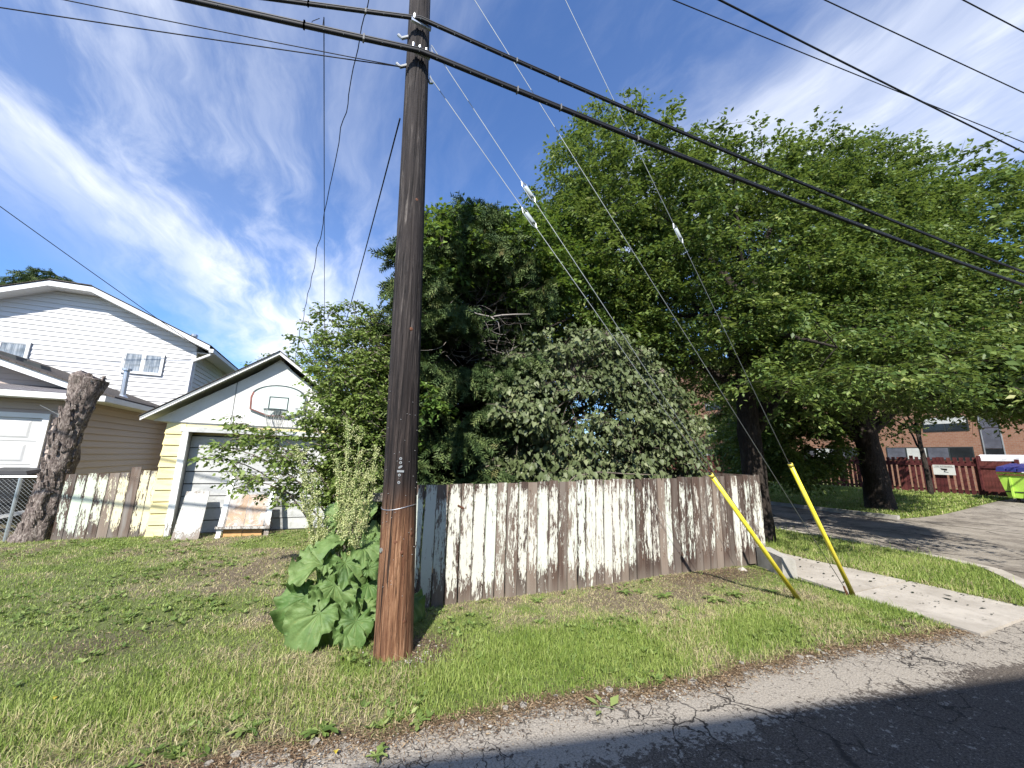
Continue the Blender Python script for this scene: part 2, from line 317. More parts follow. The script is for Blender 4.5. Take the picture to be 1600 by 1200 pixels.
def mat_rhubarb():
    k = NT('rhubarb_leaf'); a = k.n('ShaderNodeAttribute', attribute_name='vein'); oi = k.n('ShaderNodeObjectInfo'); o = k.obj(True); n = k.noise(o, 9, 5, 0.6); f = k.noise(o, 34, 4, 0.6)
    c = k.mix(oi.outputs['Random'], (0.075, 0.145, 0.035), (0.17, 0.25, 0.085)); c = k.mix(k.rng(n, 0.35, 0.7, 0, 0.5), c, (0.075, 0.15, 0.040))
    c = k.mix(k.math('MULTIPLY', a.outputs['Fac'], 0.4), c, (0.26, 0.34, 0.13)); c = k.mix(k.rng(f, 0.60, 0.72, 0, 0.5), c, (0.20, 0.22, 0.06)); c = k.mix(k.rng(k.noise(o, 5, 3), 0.55, 0.75, 0, 0.6), c, (0.03, 0.075, 0.022)); k.col(c); k.rough(0.55); k.b.inputs['Specular IOR Level'].default_value = 0.3
    k.bump(k.math('ADD', f, n), 0.55, 0.012)
    tr = k.n('ShaderNodeBsdfTranslucent'); k.l(k.mix(0.5, c, (0.16, 0.28, 0.04)), tr.inputs[0]); ms = k.n('ShaderNodeMixShader'); ms.inputs[0].default_value = 0.22
    k.l(k.b.outputs[0], ms.inputs[1]); k.l(tr.outputs[0], ms.inputs[2]); k.l(ms.outputs[0], k.out.inputs[0]); MAT['rhubarb'] = k.m
mat_rhubarb()

def mat_soil():
    k = NT('soil_thatch'); o = k.obj(); d = k.n('ShaderNodeAttribute', attribute_name='dry'); w = k.n('ShaderNodeAttribute', attribute_name='bare')
    n1 = k.noise(o, 2.2, 6, 0.6); n2 = k.noise(o, 60, 4, 0.7); n3 = k.noise(o, 240, 3, 0.7)
    gr = k.mix(k.rng(n2, 0.3, 0.7), (0.075, 0.10, 0.026), (0.20, 0.25, 0.070))
    st = k.mix(k.rng(n2, 0.35, 0.65), (0.16, 0.13, 0.08), (0.42, 0.36, 0.24))
    so_ = k.mix(k.rng(n3, 0.3, 0.7), (0.06, 0.043, 0.030), (0.20, 0.15, 0.11))
    c = k.mix(k.math('ADD', d.outputs['Fac'], k.math('MULTIPLY', k.math('SUBTRACT', n1, 0.5), 0.6), True), gr, st)
    c = k.mix(k.math('MULTIPLY', w.outputs['Fac'], k.rng(n2, 0.2, 0.6, 0.6, 1.0)), c, so_)
    k.col(c); k.rough(0.95); k.bump(k.math('ADD', n2, k.math('MULTIPLY', n3, 0.5)), 0.9, 0.02); MAT['soil'] = k.m
mat_soil()
def mat_asphalt(name, light, edge=True):
    k = NT(name); o = k.obj(which='Object'); sp = k.sepz(o)
    f = k.noise(o, 75, 4, 0.8); f2 = k.vor(o, 62); big = k.noise(o, 0.9, 5, 0.6); md = k.noise(o, 6, 6, 0.72)
    base = k.mix(k.rng(f, 0.35, 0.65), (0.042, 0.034, 0.027), (0.150, 0.126, 0.104))
    lite = k.mix(k.rng(f, 0.3, 0.62), (0.17, 0.148, 0.122), (0.35, 0.315, 0.265))
    if edge:
        yy = k.math('ADD', sp[1], k.math('MULTIPLY', sp[0], 0.105)); yy = k.math('ADD', yy, k.math('MULTIPLY', k.math('SUBTRACT', big, 0.5), 0.55))
        mk = k.rng(yy, 2.12, 2.42)
        mk = k.math('ADD', mk, k.math('MULTIPLY', k.math('SUBTRACT', md, 0.5), 2.4)); mk = k.math('ADD', mk, k.math('MULTIPLY', k.math('SUBTRACT', k.noise(o, 22, 5, 0.75), 0.5), 4.2)); mk = k.rng(mk, 0.40, 0.62)
    else:
        mk = k.rng(k.math('ADD', k.math('MULTIPLY', big, 0.6), k.math('MULTIPLY', md, 0.4)), 0.36, 0.6, 0.25, 1.0)
    c = k.mix(mk, base, lite)
    wv = k.n('ShaderNodeVectorMath', operation='MULTIPLY_ADD'); nn = k.n('ShaderNodeTexNoise'); k.l(o, nn.inputs['Vector']); nn.inputs['Scale'].default_value = 11; nn.inputs['Detail'].default_value = 5
    k.l(nn.outputs[1], wv.inputs[0]); wv.inputs[1].default_value = (0.16, 0.16, 0); k.l(o, wv.inputs[2])
    vr = k.n('ShaderNodeTexVoronoi', feature='DISTANCE_TO_EDGE'); k.l(wv.outputs[0], vr.inputs[0]); vr.inputs['Scale'].default_value = 11 if edge else 0.6
    v2 = k.n('ShaderNodeTexVoronoi', feature='DISTANCE_TO_EDGE'); k.l(wv.outputs[0], v2.inputs[0]); v2.inputs['Scale'].default_value = 2.6 if edge else 0.22
    t = 0.034 if edge else 0.02
    cr = k.rng(vr.outputs[0], t, t*0.25); cm = k.rng(k.noise(o, 1.7, 3), 0.46, 0.58); cr = k.math('MULTIPLY', cr, cm)
    if edge: cr = k.math('MULTIPLY', cr, k.rng(yy, 1.75, 2.15))
    cr2 = k.rng(v2.outputs[0], t*0.55, t*0.12); cr2 = k.math('MULTIPLY', cr2, k.rng(k.noise(o, 0.8, 3), 0.45, 0.55))
    cr = k.math('MAXIMUM', cr, cr2)
    c = k.mix(cr, c, (0.035, 0.030, 0.026)); c = k.mix(k.rng(f2, 0.16, 0.05, 0, 0.8), c, (0.5, 0.47, 0.42))
    k.col(c); k.rough(0.9); h = k.math('SUBTRACT', k.math('ADD', k.math('MULTIPLY', f, 0.5), k.math('MULTIPLY', f2, 0.5)), cr); k.bump(h, 0.8, 0.01); MAT[name] = k.m
mat_asphalt('alley_asphalt', 0.3, True); mat_asphalt('street_asphalt', 0.3, False)
def mat_conc(name, c1, c2):
    k = NT(name); o = k.obj(True); n = k.noise(o, 2.0, 6, 0.65); f = k.noise(o, 120, 4, 0.7); s_ = k.noise(o, 9, 6, 0.7)
    c = k.mix(k.rng(n, 0.3, 0.7), c1, c2); c = k.mix(k.rng(s_, 0.52, 0.74, 0, 0.5), c, tuple(x*0.6 for x in c1)); c = k.mix(k.rng(f, 0.55, 0.75, 0, 0.35), c, tuple(x*0.55 for x in c1))
    k.col(c); k.rough(0.88); k.bump(k.math('ADD', f, s_), 0.5, 0.006); MAT[name] = k.m
mat_conc('concrete_walk', (0.32, 0.288, 0.245), (0.45, 0.41, 0.355)); mat_conc('concrete_old', (0.26, 0.25, 0.22), (0.40, 0.38, 0.34))
def mat_plastic():
    k = NT('clear_plastic'); o = k.obj(); n = k.noise(o, 3.2, 5, 0.62, dist=0.9); k.col((0.62, 0.61, 0.59)); k.rough(0.25); k.bump(n, 0.9, 0.05)
    tr = k.n('ShaderNodeBsdfTransparent'); ms = k.n('ShaderNodeMixShader'); k.l(k.rng(n, 0.40, 0.66, 0.25, 0.72), ms.inputs[0]); k.l(tr.outputs[0], ms.inputs[1]); k.l(k.b.outputs[0], ms.inputs[2]); k.l(ms.outputs[0], k.out.inputs[0]); MAT['plastic'] = k.m
mat_plastic()
plain('garage_door_white', (0.46, 0.465, 0.455), 0.65, 0.12, 1.6, dirt=(0.26, 0.27, 0.22), bump=0.15)

# ------------------------------------------------------------------ mesh helpers
WLOC = {}
def tag(o, label=None, cat=None, group=None, kind=None, category=None):
    cat = cat or category
    if label: o['label'] = label
    if cat: o['category'] = cat
    if group: o['group'] = group
    if kind: o['kind'] = kind
    return o
def thing(name, label, cat, loc, group=None):
    o = bpy.data.objects.new(name, None); COL.objects.link(o); o.location = loc; o.empty_display_size = 0.1
    WLOC[o.name] = Vector(loc); return tag(o, label, cat, group)
def link(name, me, origin, parent=None):
    o = bpy.data.objects.new(name, me); COL.objects.link(o); origin = Vector(origin); WLOC[o.name] = origin
    if parent is not None: o.parent = parent; o.location = origin-WLOC[parent.name]
    else: o.location = origin
    return o
def npmesh(name, V, F, mat, attrs=None, smooth=False, uniform=None):
    """V (n,3), F list/array of faces; uniform arrays are fast"""
    me = bpy.data.meshes.new(name); V = np.asarray(V, np.float32)
    if isinstance(F, np.ndarray):
        k = F.shape[1]; me.vertices.add(len(V)); me.vertices.foreach_set('co', V.ravel()); me.loops.add(F.size); me.loops.foreach_set('vertex_index', F.astype(np.int32).ravel())
        me.polygons.add(len(F)); me.polygons.foreach_set('loop_start', np.arange(0, F.size, k, dtype=np.int32)); me.update(calc_edges=True)
    else: me.from_pydata([tuple(map(float, v)) for v in V], [], F)
    for a, vals in (attrs or {}).items():
        at = me.attributes.new(a, 'FLOAT', 'POINT'); at.data.foreach_set('value', np.asarray(vals, np.float32))
    if smooth: me.polygons.foreach_set('use_smooth', np.ones(len(me.polygons), bool))
    me.materials.append(MAT[mat] if isinstance(mat, str) else mat); me.update(); return me
def put(name, V, F, mat, parent=None, attrs=None, smooth=False, origin=None, **kw):
    V = np.asarray(V, float)
    if origin is None: origin = ((V[:, 0].min()+V[:, 0].max())/2, (V[:, 1].min()+V[:, 1].max())/2, V[:, 2].min())
    me = npmesh(name, V-np.array(origin), F, mat, attrs, smooth); return tag(link(name, me, origin, parent), **kw)
class MB:
    def __init__(s): s.v = []; s.f = []
    def hexa(s, p):   # 4 bottom (ccw) + 4 top
        b = len(s.v); s.v += [tuple(q) for q in p]
        s.f += [(b+3, b+2, b+1, b), (b+4, b+5, b+6, b+7), (b, b+1, b+5, b+4), (b+1, b+2, b+6, b+5), (b+2, b+3, b+7, b+6), (b+3, b, b+4, b+7)]; return s
    def box(s, x0, x1, y0, y1, z0, z1): return s.hexa([(x0, y0, z0), (x1, y0, z0), (x1, y1, z0), (x0, y1, z0), (x0, y0, z1), (x1, y0, z1), (x1, y1, z1), (x0, y1, z1)])
    def bar(s, a, b, w, h, upv=(0, 0, 1)):
        a, b = Vector(a), Vector(b); d = (b-a).normalized(); sd_ = d.cross(Vector(upv)).normalized()*(w/2); u = sd_.cross(d).normalized()*(h/2)
        return s.hexa([a-sd_-u, a+sd_-u, b+sd_-u, b-sd_-u, a-sd_+u, a+sd_+u, b+sd_+u, b-sd_+u])
    def tube(s, pts, r, n=8, cap=True):
        pts = [Vector(p) for p in pts]; b = len(s.v); k = len(pts)
        rs = r if hasattr(r, '__len__') else [r]*k
        t0 = (pts[1]-pts[0]).normalized(); ref = Vector((0, 0, 1)) if abs(t0.z) < 0.9 else Vector((1, 0, 0)); nx = t0.cross(ref).normalized()
        for i, p in enumerate(pts):
            t = (pts[min(i+1, k-1)]-pts[max(i-1, 0)]).normalized(); nx = (nx-t*nx.dot(t)).normalized(); ny = t.cross(nx)
            for j in range(n):
                a = 2*math.pi*j/n; s.v.append(tuple(p+(nx*math.cos(a)+ny*math.sin(a))*rs[i]))
        for i in range(k-1):
            for j in range(n): s.f.append((b+i*n+j, b+i*n+(j+1) % n, b+(i+1)*n+(j+1) % n, b+(i+1)*n+j))
        if cap: s.f.append(tuple(b+j for j in range(n))[::-1]); s.f.append(tuple(b+(k-1)*n+j for j in range(n)))
        return s
    def prism(s, poly, off):  # poly: 3D points, off: vector
        b = len(s.v); n = len(poly); o = Vector(off); s.v += [tuple(p) for p in poly]+[tuple(Vector(p)+o) for p in poly]
        s.f.append(tuple(range(b+n-1, b-1, -1))); s.f.append(tuple(range(b+n, b+2*n)))
        for i in range(n): j = (i+1) % n; s.f.append((b+i, b+j, b+n+j, b+n+i))
        return s
    def build(s, name, mat, parent=None, smooth=False, origin=None, **kw): return put(name, s.v, s.f, mat, parent, None, smooth, origin, **kw)
def box(name, x0, x1, y0, y1, z0, z1, mat, parent=None, **kw): return MB().box(x0, x1, y0, y1, z0, z1).build(name, mat, parent, **kw)

LEAF = (np.array([(0, 0, 0), (-.5, .42, .10), (0, 1, -.06), (.5, .42, .10)]), np.array([(0, 2, 1), (0, 3, 2)]))
HEART = (np.array([(0, 0, 0), (-.42, -.06, .10), (-.5, .35, .14), (0, 1, -.12), (.5, .35, .14), (.42, -.06, .10)]), np.array([(0, 2, 1), (0, 3, 2), (0, 4, 3), (0, 5, 4)]))
def scatter(tmpl, pos, axis, nrm, length, width):
    tv, tf = tmpl; N = len(pos); axis = unit(axis); side = unit(np.cross(axis, nrm)); nn = np.cross(side, axis)
    L = np.broadcast_to(np.asarray(length, float), N)[:, None, None]; Wd = np.broadcast_to(np.asarray(width, float), N)[:, None, None]
    V = pos[:, None, :] + side[:, None, :]*tv[None, :, 0:1]*Wd + axis[:, None, :]*tv[None, :, 1:2]*L + nn[:, None, :]*tv[None, :, 2:3]*Wd
    F = (tf[None]+(np.arange(N)*len(tv))[:, None, None]).reshape(-1, tf.shape[1])
    return V.reshape(-1, 3), F
def rvec(n): return unit(RNG.normal(size=(n, 3)))
# ------------------------------------------------------------------ ground fields
def gz(x, y):
    x = np.asarray(x, float); y = np.asarray(y, float)
    z = 0.47*sstep(x, 19, 28) + 0.36*sstep(-x, 4.9, 5.6)*sstep(y, 10.3, 11.2)
    near = sstep(y, ye(x)+0.0, ye(x)+0.5)*(1-sstep(x, 5.9, 6.5))*(1-sstep(y, 10, 11))
    z = z + near*(0.03*(fbm(x*1.1, y*1.1, 0, 3)-0.5) + 0.02) + 0.05*np.exp(-((x-5.3)/1.1)**2-((y-4.35)/0.3)**2)
    return z
def ye(x): x = np.asarray(x, float); return np.clip(2.77-0.094*x + 0.10*(vn(x*1.4, 0, 0, 5)-0.5) + 0.08*(vn(x*5.1, 0, 0, 6)-0.5), 1.6, 6)
def walk_left(y): return np.interp(y, [1.9, 3.3, 3.93, 4.6, 6], [6.28, 6.47, 6.62, 7.15, 7.2])
def bl_right(y): return np.interp(y, [1.75, 2.15, 3.17, 4.0, 6.0], [8.12, 8.9, 10.5, 10.8, 10.85])
def fields(x, y):
    """grass density, dryness, bareness, blade height"""
    n1 = fbm(x*0.9, y*0.9, 0, 21, 4); n2 = fbm(x*3.3, y*3.3, 0, 31, 3)
    yy = y-ye(x)
    lush = np.exp(-((yy-0.60)/0.50)**2)*(0.8+0.4*n2)
    dry = np.clip(0.42+2.4*(n1-0.52)+1.6*(n2-0.5)-0.42*lush, 0, 1)
    dry = np.where(x < -0.4, np.clip(dry+0.08-0.35*sstep(y, 7, 9.5)*(x < -2.5), 0, 1), dry)
    bare = sstep(n1*0.55+n2*0.45, 0.54, 0.66)*(1-0.8*lush)*0.75
    def spot(cx, cy, rx, ry): return np.exp(-((x-cx)/rx)**2-((y-cy)/ry)**2)
    bare = np.maximum(bare, np.clip(1.6*spot(5.45, 4.38, 0.95, 0.30)*(0.7+0.6*n2), 0, 1))
    bare = np.maximum(bare, np.clip(1.7*spot(0.82, 3.75, 0.34, 0.30), 0, 1)); bare = np.maximum(bare, 0.8*spot(-1.7, 4.8, 0.6, 0.35)); bare = np.maximum(bare, 0.8*spot(-1.5, 7.0, 0.8, 0.3))
    bare = np.maximum(bare, 0.9*sstep(yy, 0.20, 0.03)*(n2 > 0.3)); bare = np.maximum(bare, 0.95*spot(5.9, 2.42, 0.5, 0.16))
    h = 0.022+0.036*lush+0.022*n2
    dens = (1-0.85*bare)*(0.55+0.45*lush)
    yard = (y > 4.78) & (x > 0.75) & (x < 7.0); dens = np.where(yard, 0.12, dens); bare = np.where(yard, 0.9, bare)
    bl = x > 7.6
    dry = np.where(bl, np.clip(0.12+0.5*(n2-0.5)+0.35*sstep(np.abs(x-8.15), 0.16, 0.0), 0, 1), dry); bare = np.where(bl, 0.05, bare); dens = np.where(bl, 0.95, dens); h = np.where(bl, 0.062+0.03*n2, h)
    return np.clip(dens, 0, 1), dry, np.clip(bare, 0, 1), h

def axis_grid(lo, hi, st, far):
    a = np.arange(lo, hi+st/2, st); g = [st]
    out = []; p = hi; s_ = st
    while p < far: s_ *= 1.35; p += s_; out.append(p)
    pre = []; p = lo; s_ = st
    while p > -far: s_ *= 1.35; p -= s_; pre.append(p)
    return np.array(pre[::-1]+list(a)+out)
def in_grid():
    xs = axis_grid(-9, 11, 0.09, 1500); ys = axis_grid(1.4, 11.4, 0.08, 1500)
    X, Y = np.meshgrid(xs, ys); Z = gz(X, Y); d, dr, ba, h = fields(X, Y)
    alley = (Y < ye(X)-0.02) & (X < 11.2); st = (X > walk_left(Y)) & (X < 8.0)
    Z = np.where(alley, np.minimum(Z, -0.03), Z); Z = np.where(st, -0.14, Z); Z = np.where((X > bl_right(Y)) & (X < 17.3), -0.03, Z); Z = np.where((Y < 7.2) & (X > 10.9), Z-0.03, Z)
    far = (np.abs(X) > 30) | (Y > 30); dr = np.where(far | (X > 17), 0.15, dr); ba = np.where(far | (X > 17), 0.0, ba)
    V = np.stack([X, Y, Z], -1).reshape(-1, 3); nx, ny = len(xs), len(ys); I = np.arange(nx*ny).reshape(ny, nx)
    F = np.stack([I[:-1, :-1], I[:-1, 1:], I[1:, 1:], I[1:, :-1]], -1).reshape(-1, 4)
    put('ground', V, F, 'soil', None, {'dry': dr.ravel(), 'bare': ba.ravel()}, True, origin=(0, 0, 0), kind='structure')
in_grid()
def strip(name, xs, y0, y1, z, mat, zf=None, rows=6, **kw):
    xs = np.asarray(xs, float); a = y0(xs) if callable(y0) else np.full(len(xs), y0); b = y1(xs) if callable(y1) else np.full(len(xs), y1)
    V = []; 
    for r_ in range(rows+1):
        t = r_/rows; yv = a+(b-a)*t; zz = (zf(xs, yv) if zf else 0)+z; V.append(np.stack([xs, yv, np.broadcast_to(zz, xs.shape)], -1))
    V = np.concatenate(V); n = len(xs); I = np.arange((rows+1)*n).reshape(rows+1, n)
    F = np.stack([I[:-1, :-1], I[:-1, 1:], I[1:, 1:], I[1:, :-1]], -1).reshape(-1, 4)
    return put(name, V, F, mat, origin=(0, 0, 0), kind='structure', **kw)
strip('alley_road', np.concatenate([np.arange(-40, -4, 1.0), np.arange(-4, 11.01, 0.05)]), -2.9, lambda x: np.where(x > 6.3, np.interp(x, [6.3, 8.1, 11], [1.98, 2.05, 2.6]), ye(x)+0.05), 0.0, 'alley_asphalt')
strip('street_road', np.arange(10.8, 17.31, 0.5), -60, 90, 0.004, 'street_asphalt', rows=60)
strip('driveway', np.arange(17.3, 33, 0.7), -14, 6.95, 0.0, 'street_asphalt', zf=lambda x, y: 0.47*sstep(x, 19, 28)+0.012, rows=10)
strip('street_apron', np.arange(8.0, 10.9, 0.1), lambda x: np.full(len(x), 1.2), lambda x: np.interp(x, [8.0, 8.3, 10.45, 10.8], [1.66, 1.8, 3.05, 4.1]), 0.008, 'street_asphalt')
# sidewalk slabs
walk = thing('sidewalk', None, None, (7.2, 3.5, 0)); walk['kind'] = 'structure'
yj = [1.98, 3.22, 4.65, 6.15, 7.65, 9.15, 10.65, 12.2, 13.7, 15.2, 16.7, 18.2, 30]
for a, b in zip(yj[:-1], yj[1:]):
    ym = [a+0.020, (a+b)/2, b-0.020]; wl = [float(walk_left(q)) for q in ym]; wr = [8.08 if q < 4 else 8.02 for q in ym]
    m = MB(); dz = random.uniform(-0.006, 0.006)
    for i in (0, 1): m.hexa([(wl[i], ym[i], -0.08), (wr[i], ym[i], -0.08), (wr[i+1], ym[i+1], -0.08), (wl[i+1], ym[i+1], -0.08), (wl[i], ym[i], 0.03+dz), (wr[i], ym[i], 0.03+dz), (wr[i+1], ym[i+1], 0.03+dz), (wl[i+1], ym[i+1], 0.03+dz)])
    m.build('slab', 'concrete_walk', walk)
m = MB()
pts = [(8.12, 1.72), (8.95, 2.12), (9.8, 2.6), (10.48, 3.05), (10.72, 3.6), (10.86, 4.4), (10.88, 6), (10.88, 12), (10.88, 40)]
for (ax, ay), (bx, by) in zip(pts[:-1], pts[1:]): m.bar((ax, ay, 0.0), (bx, by, 0.0), 0.22, 0.09)
m.build('near_kerb', 'concrete_walk', kind='structure')
m = MB().box(17.2, 17.38, 6.9, 60, -0.05, 0.13); m.build('far_kerb', 'concrete_old', kind='structure')
tag(MB().hexa([(6.36, 4.0, -0.05), (6.60, 3.93, -0.05), (6.98, 4.55, -0.05), (6.70, 4.62, -0.05), (6.36, 4.0, 0.31), (6.59, 3.94, 0.27), (6.97, 4.55, 0.30), (6.70, 4.62, 0.33)]).build('concrete_block', 'concrete_old'), 'low grey concrete block at the corner of the peeling fence beside the sidewalk', 'concrete block')
tag(put('litter_stone', *(lambda v: (v, [(0, 1, 2), (0, 2, 3), (0, 3, 4), (0, 4, 1), (1, 5, 2), (2, 5, 3), (3, 5, 4), (4, 5, 1)]))([(6.04, 4.42, .10), (5.93, 4.38, .05), (6.05, 4.33, .04), (6.15, 4.44, .05), (6.02, 4.5, .05), (6.0, 4.4, 0)]), 'concrete_walk'), 'pale broken stone lying under the right end of the peeling fence', 'stone')

# ------------------------------------------------------------------ siding
def siding(parent, O, U, N, outline, z0, z1, pitch, mat, proud=0.016, holes=(), name='siding_board', thin=0.004):
    O, U, N = Vector(O), Vector(U), Vector(N); n = max(1, int(math.ceil((z1-z0)/pitch-1e-6)))
    for i in range(n):
        a = z0+i*pitch; b = min(z1, a+pitch)-0.0015; mid = (a+b)/2
        la, ra = outline(a); lb, rb = outline(b)
        if ra-la < 0.05 and rb-lb < 0.05: continue
        if rb-lb < 0.02: lb = rb = (lb+rb)/2; rb += 0.02
        segs = [((la, ra), (lb, rb))]
        for (h0, h1, g0, g1) in holes:
            if g0 < mid < g1:
                ns = []
                for (q0, q1), (p0, p1) in segs:
                    if min(q1, p1) <= h0 or max(q0, p0) >= h1: ns.append(((q0, q1), (p0, p1))); continue
                    if q0 < h0: ns.append(((q0, h0), (p0, h0)))
                    if q1 > h1: ns.append(((h1, q1), (h1, p1)))
                segs = ns
        for (q0, q1), (p0, p1) in segs:
            if q1-q0 < 0.02: continue
            P_ = lambda u, z, d: O+U*u+Vector((0, 0, z))+N*d
            MB().hexa([P_(q0, a, 0), P_(q1, a, 0), P_(q1, a, proud), P_(q0, a, proud), P_(p0, b, 0), P_(p1, b, 0), P_(p1, b, thin), P_(p0, b, thin)][::1]).build(name, mat, parent)
FRONT = ((1, 0, 0), (0, -1, 0)); RIGHT = ((0, 1, 0), (1, 0, 0))
def window(parent, x0, x1, y, z0, z1, mull=True, curtain='curtain'):
    """window in a wall facing -Y"""
    m = MB(); w = 0.055
    for a in ((x0, x1, z1-w, z1), (x0, x1, z0, z0+w), (x0, x0+w, z0+w, z1-w), (x1-w, x1, z0+w, z1-w)): m.box(a[0], a[1], y-0.05, y, a[2], a[3])
    fr = m.build('window', 'white_trim', parent)
    xm = (x0+x1)/2; cells = [(x0+w, xm-w*0.5), (xm+w*0.5, x1-w)] if mull else [(x0+w, x1-w)]
    if mull: box('mullion', xm-w*0.5, xm+w*0.5, y-0.048, y, z0+w, z1-w, 'white_trim', fr)
    for a, b in cells:
        q = 0.025; mm = MB(); za, zb = z0+w, z1-w
        for c in ((a, b, zb-q, zb), (a, b, za, za+q), (a, a+q, za+q, zb-q), (b-q, b, za+q, zb-q)): mm.box(c[0], c[1], y-0.038, y-0.021, c[2], c[3])
        mm.build('sash', 'white_trim', fr); box('pane', a+q, b-q, y-0.028, y-0.022, za+q, zb-q, 'window_glass', fr)
    return fr
def roof_slab(parent, pts, thick, mat, name='roof', **kw):
    return MB().prism(pts, (0, 0, thick)).build(name, mat, parent, **kw)

# ------------------------------------------------------------------ yellow garage
G = thing('garage', 'old yellow clapboard garage with a white gable, basketball hoop and tilted white door', 'garage', (-1.37, 13, 0))
GL, GR, GE, GP, RX = -3.17, 0.43, 2.27, 3.87, -1.37
box('wall', GL, GR, 10.30, 16, 0, 2.25, 'yellow', G)
MB().prism([(GL, 10.002, 2.2), (GR, 10.002, 2.2), (RX, 10.002, GP-0.1)], (0, 6, 0)).build('gable_core', 'gable_white', G)
box('wall', GL, -2.87, 10.0, 10.30, 0, 2.2, 'yellow', G); box('wall', 0.12, GR, 10.0, 10.30, 0, 2.2, 'yellow', G); box('wall', -2.87, 0.12, 10.0, 10.29, 2.15, 2.2, 'yellow', G)
siding(G, (0, 10, 0), *FRONT, lambda z: (GL-0.01, GR+0.01), 0.02, 2.22, 0.22, 'yellow', proud=0.032, holes=[(-2.87, 0.22, -1, 2.12)])
siding(G, (GR, 0, 0), *RIGHT, lambda z: (10, 16), 0.02, 2.22, 0.22, 'yellow', proud=0.032); siding(G, (GL, 0, 0), (0, -1, 0), (-1, 0, 0), lambda z: (-16, -10), 0.02, 2.22, 0.22, 'yellow', proud=0.032)
# gable boards (two sheets with a joint)
sl = (GP-GE)/(RX-(-3.51))
def gtop(x): return GP-0.16-abs(x-RX)*sl
for (a, b) in ((GL-0.22, -2.12), (-2.105, GR+0.22)):
    poly = [(a, 9.995, 2.24), (b, 9.995, 2.24), (b, 9.995, max(2.26, gtop(b)))]
    if a < RX < b: poly.append((RX, 9.995, gtop(RX)))
    poly.append((a, 9.995, max(2.26, gtop(a)))); MB().prism(poly, (0, -0.03, 0)).build('gable_panel', 'gable_white', G)
for s_ in (-1, 1):
    ex = RX+s_*2.15; t = 0.028
    V = [(ex, 9.70, GE), (RX, 9.70, GP), (RX, 16.3, GP), (ex, 16.3, GE)]
    roof_slab(G, V if s_ < 0 else V[::-1], t, 'gable_white', 'roof_deck'); V2 = [(x-(0.02 if s_ < 0 else -0.02) if x != RX else x, y-(0.02 if y < 10 else -0.02), z+t+0.002) for x, y, z in V]
    roof_slab(G, V2 if s_ < 0 else V2[::-1], 0.014, 'shingle_brown', 'roof')
    for i in range(6):
        x = RX+s_*(0.25+i*0.34); zz = GP-abs(x-RX)*sl-0.03; box('lookout', x-0.018, x+0.018, 9.735, 9.79, zz-0.015, zz+0.02, 'galvanised_dull', G)
    m = MB(); m.prism([(ex, 9.71, GE-0.045), (RX, 9.71, GP-0.045), (RX, 9.71, GP-0.003), (ex, 9.71, GE-0.003)] if s_ < 0 else [(RX, 9.71, GP-0.045), (ex, 9.71, GE-0.045), (ex, 9.71, GE-0.003), (RX, 9.71, GP-0.003)], (0, 0.02, 0)); m.build('fascia', 'white_trim', G)
# door opening
m = MB(); box('door_trim', -2.90, -2.79, 9.93, 10.0, 0.0, 2.05, 'peeling_white_paint', G).color = (0.2, 0.2, 0, 1); box('door_trim', 0.12, 0.23, 9.93, 10.0, 0, 2.05, 'peeling_white_paint', G)
box('door_trim', -2.93, 0.26, 9.925, 10.0, 2.05, 2.15, 'garage_door_white', G)
box('door_jamb', -2.87, -2.80, 10.0, 10.28, 0, 2.12, 'white_door', G); box('door_jamb', 0.12, 0.19, 10.0, 10.28, 0, 2.12, 'white_door', G)
D = box('garage_door', -2.80, 0.12, 10.20, 10.24, 0.0, 2.0, 'dark_metal', G)
for i in range(8):
    z = 0.03+i*0.245
    if z > 1.9: break
    sag = random.uniform(-0.006, 0.006)
    MB().hexa([(-2.79, 10.165, z+sag), (0.11, 10.165, z-sag), (0.11, 10.197, z-sag), (-2.79, 10.197, z+sag), (-2.79, 10.178, z+0.226+sag), (0.11, 10.178, z+0.226-sag), (0.11, 10.197, z+0.226-sag), (-2.79, 10.197, z+0.226+sag)]).build('door_board', 'garage_door_white', D)
# service wire hooks on the roof
for x, y, zt_ in ((-0.59, 13.0, 4.35), (-1.42, 13.0, 4.68), (-0.27, 13.0, 5.03)):
    zz = GP-abs(x-RX)*sl; MB().tube([(x, y, zz), (x, y, zt_)], 0.015, 6).build('wire_mast', 'galvanised_dull', G)

# hoop
Hp = thing('basketball_hoop', 'faded fan-shaped basketball backboard with rim and torn net on the white gable', 'basketball hoop', (-1.28, 9.94, 2.5))
def fan(s_=1.0, y=9.93):
    cx, z0 = -1.28, 2.46; pts = [(-.19, 0), (.19, 0), (.535, .13), (.55, .40)]
    for a in range(20, 161, 10): pts.append((.55*math.cos(R(a))*1.0, .42+.29*math.sin(R(a))))
    pts.append((-.55, .40)); pts.append((-.535, .13)); c = Vector((0, 0.33))
    return [(cx+p[0]*s_, y, z0+0.33+(p[1]-0.33)*s_) for p in pts]
MB().prism(fan(1.0, 9.935), (0, -0.03, 0)).build('backboard', 'board_glass', Hp)
def ring_strip(name, o, i, mat, parent, y, seg=None):
    n = len(o); m = MB()
    for k in range(n):
        if seg and not seg(k): continue
        j = (k+1) % n; A, B, C, D_ = o[k], o[j], i[j], i[k]
        m.hexa([(A[0], y, A[2]), (B[0], y, B[2]), (C[0], y, C[2]), (D_[0], y, D_[2]), (A[0], y-.004, A[2]), (B[0], y-.004, B[2]), (C[0], y-.004, C[2]), (D_[0], y-.004, D_[2])])
    return m.build(name, mat, parent)
o_, i_ = fan(0.99), fan(0.925)
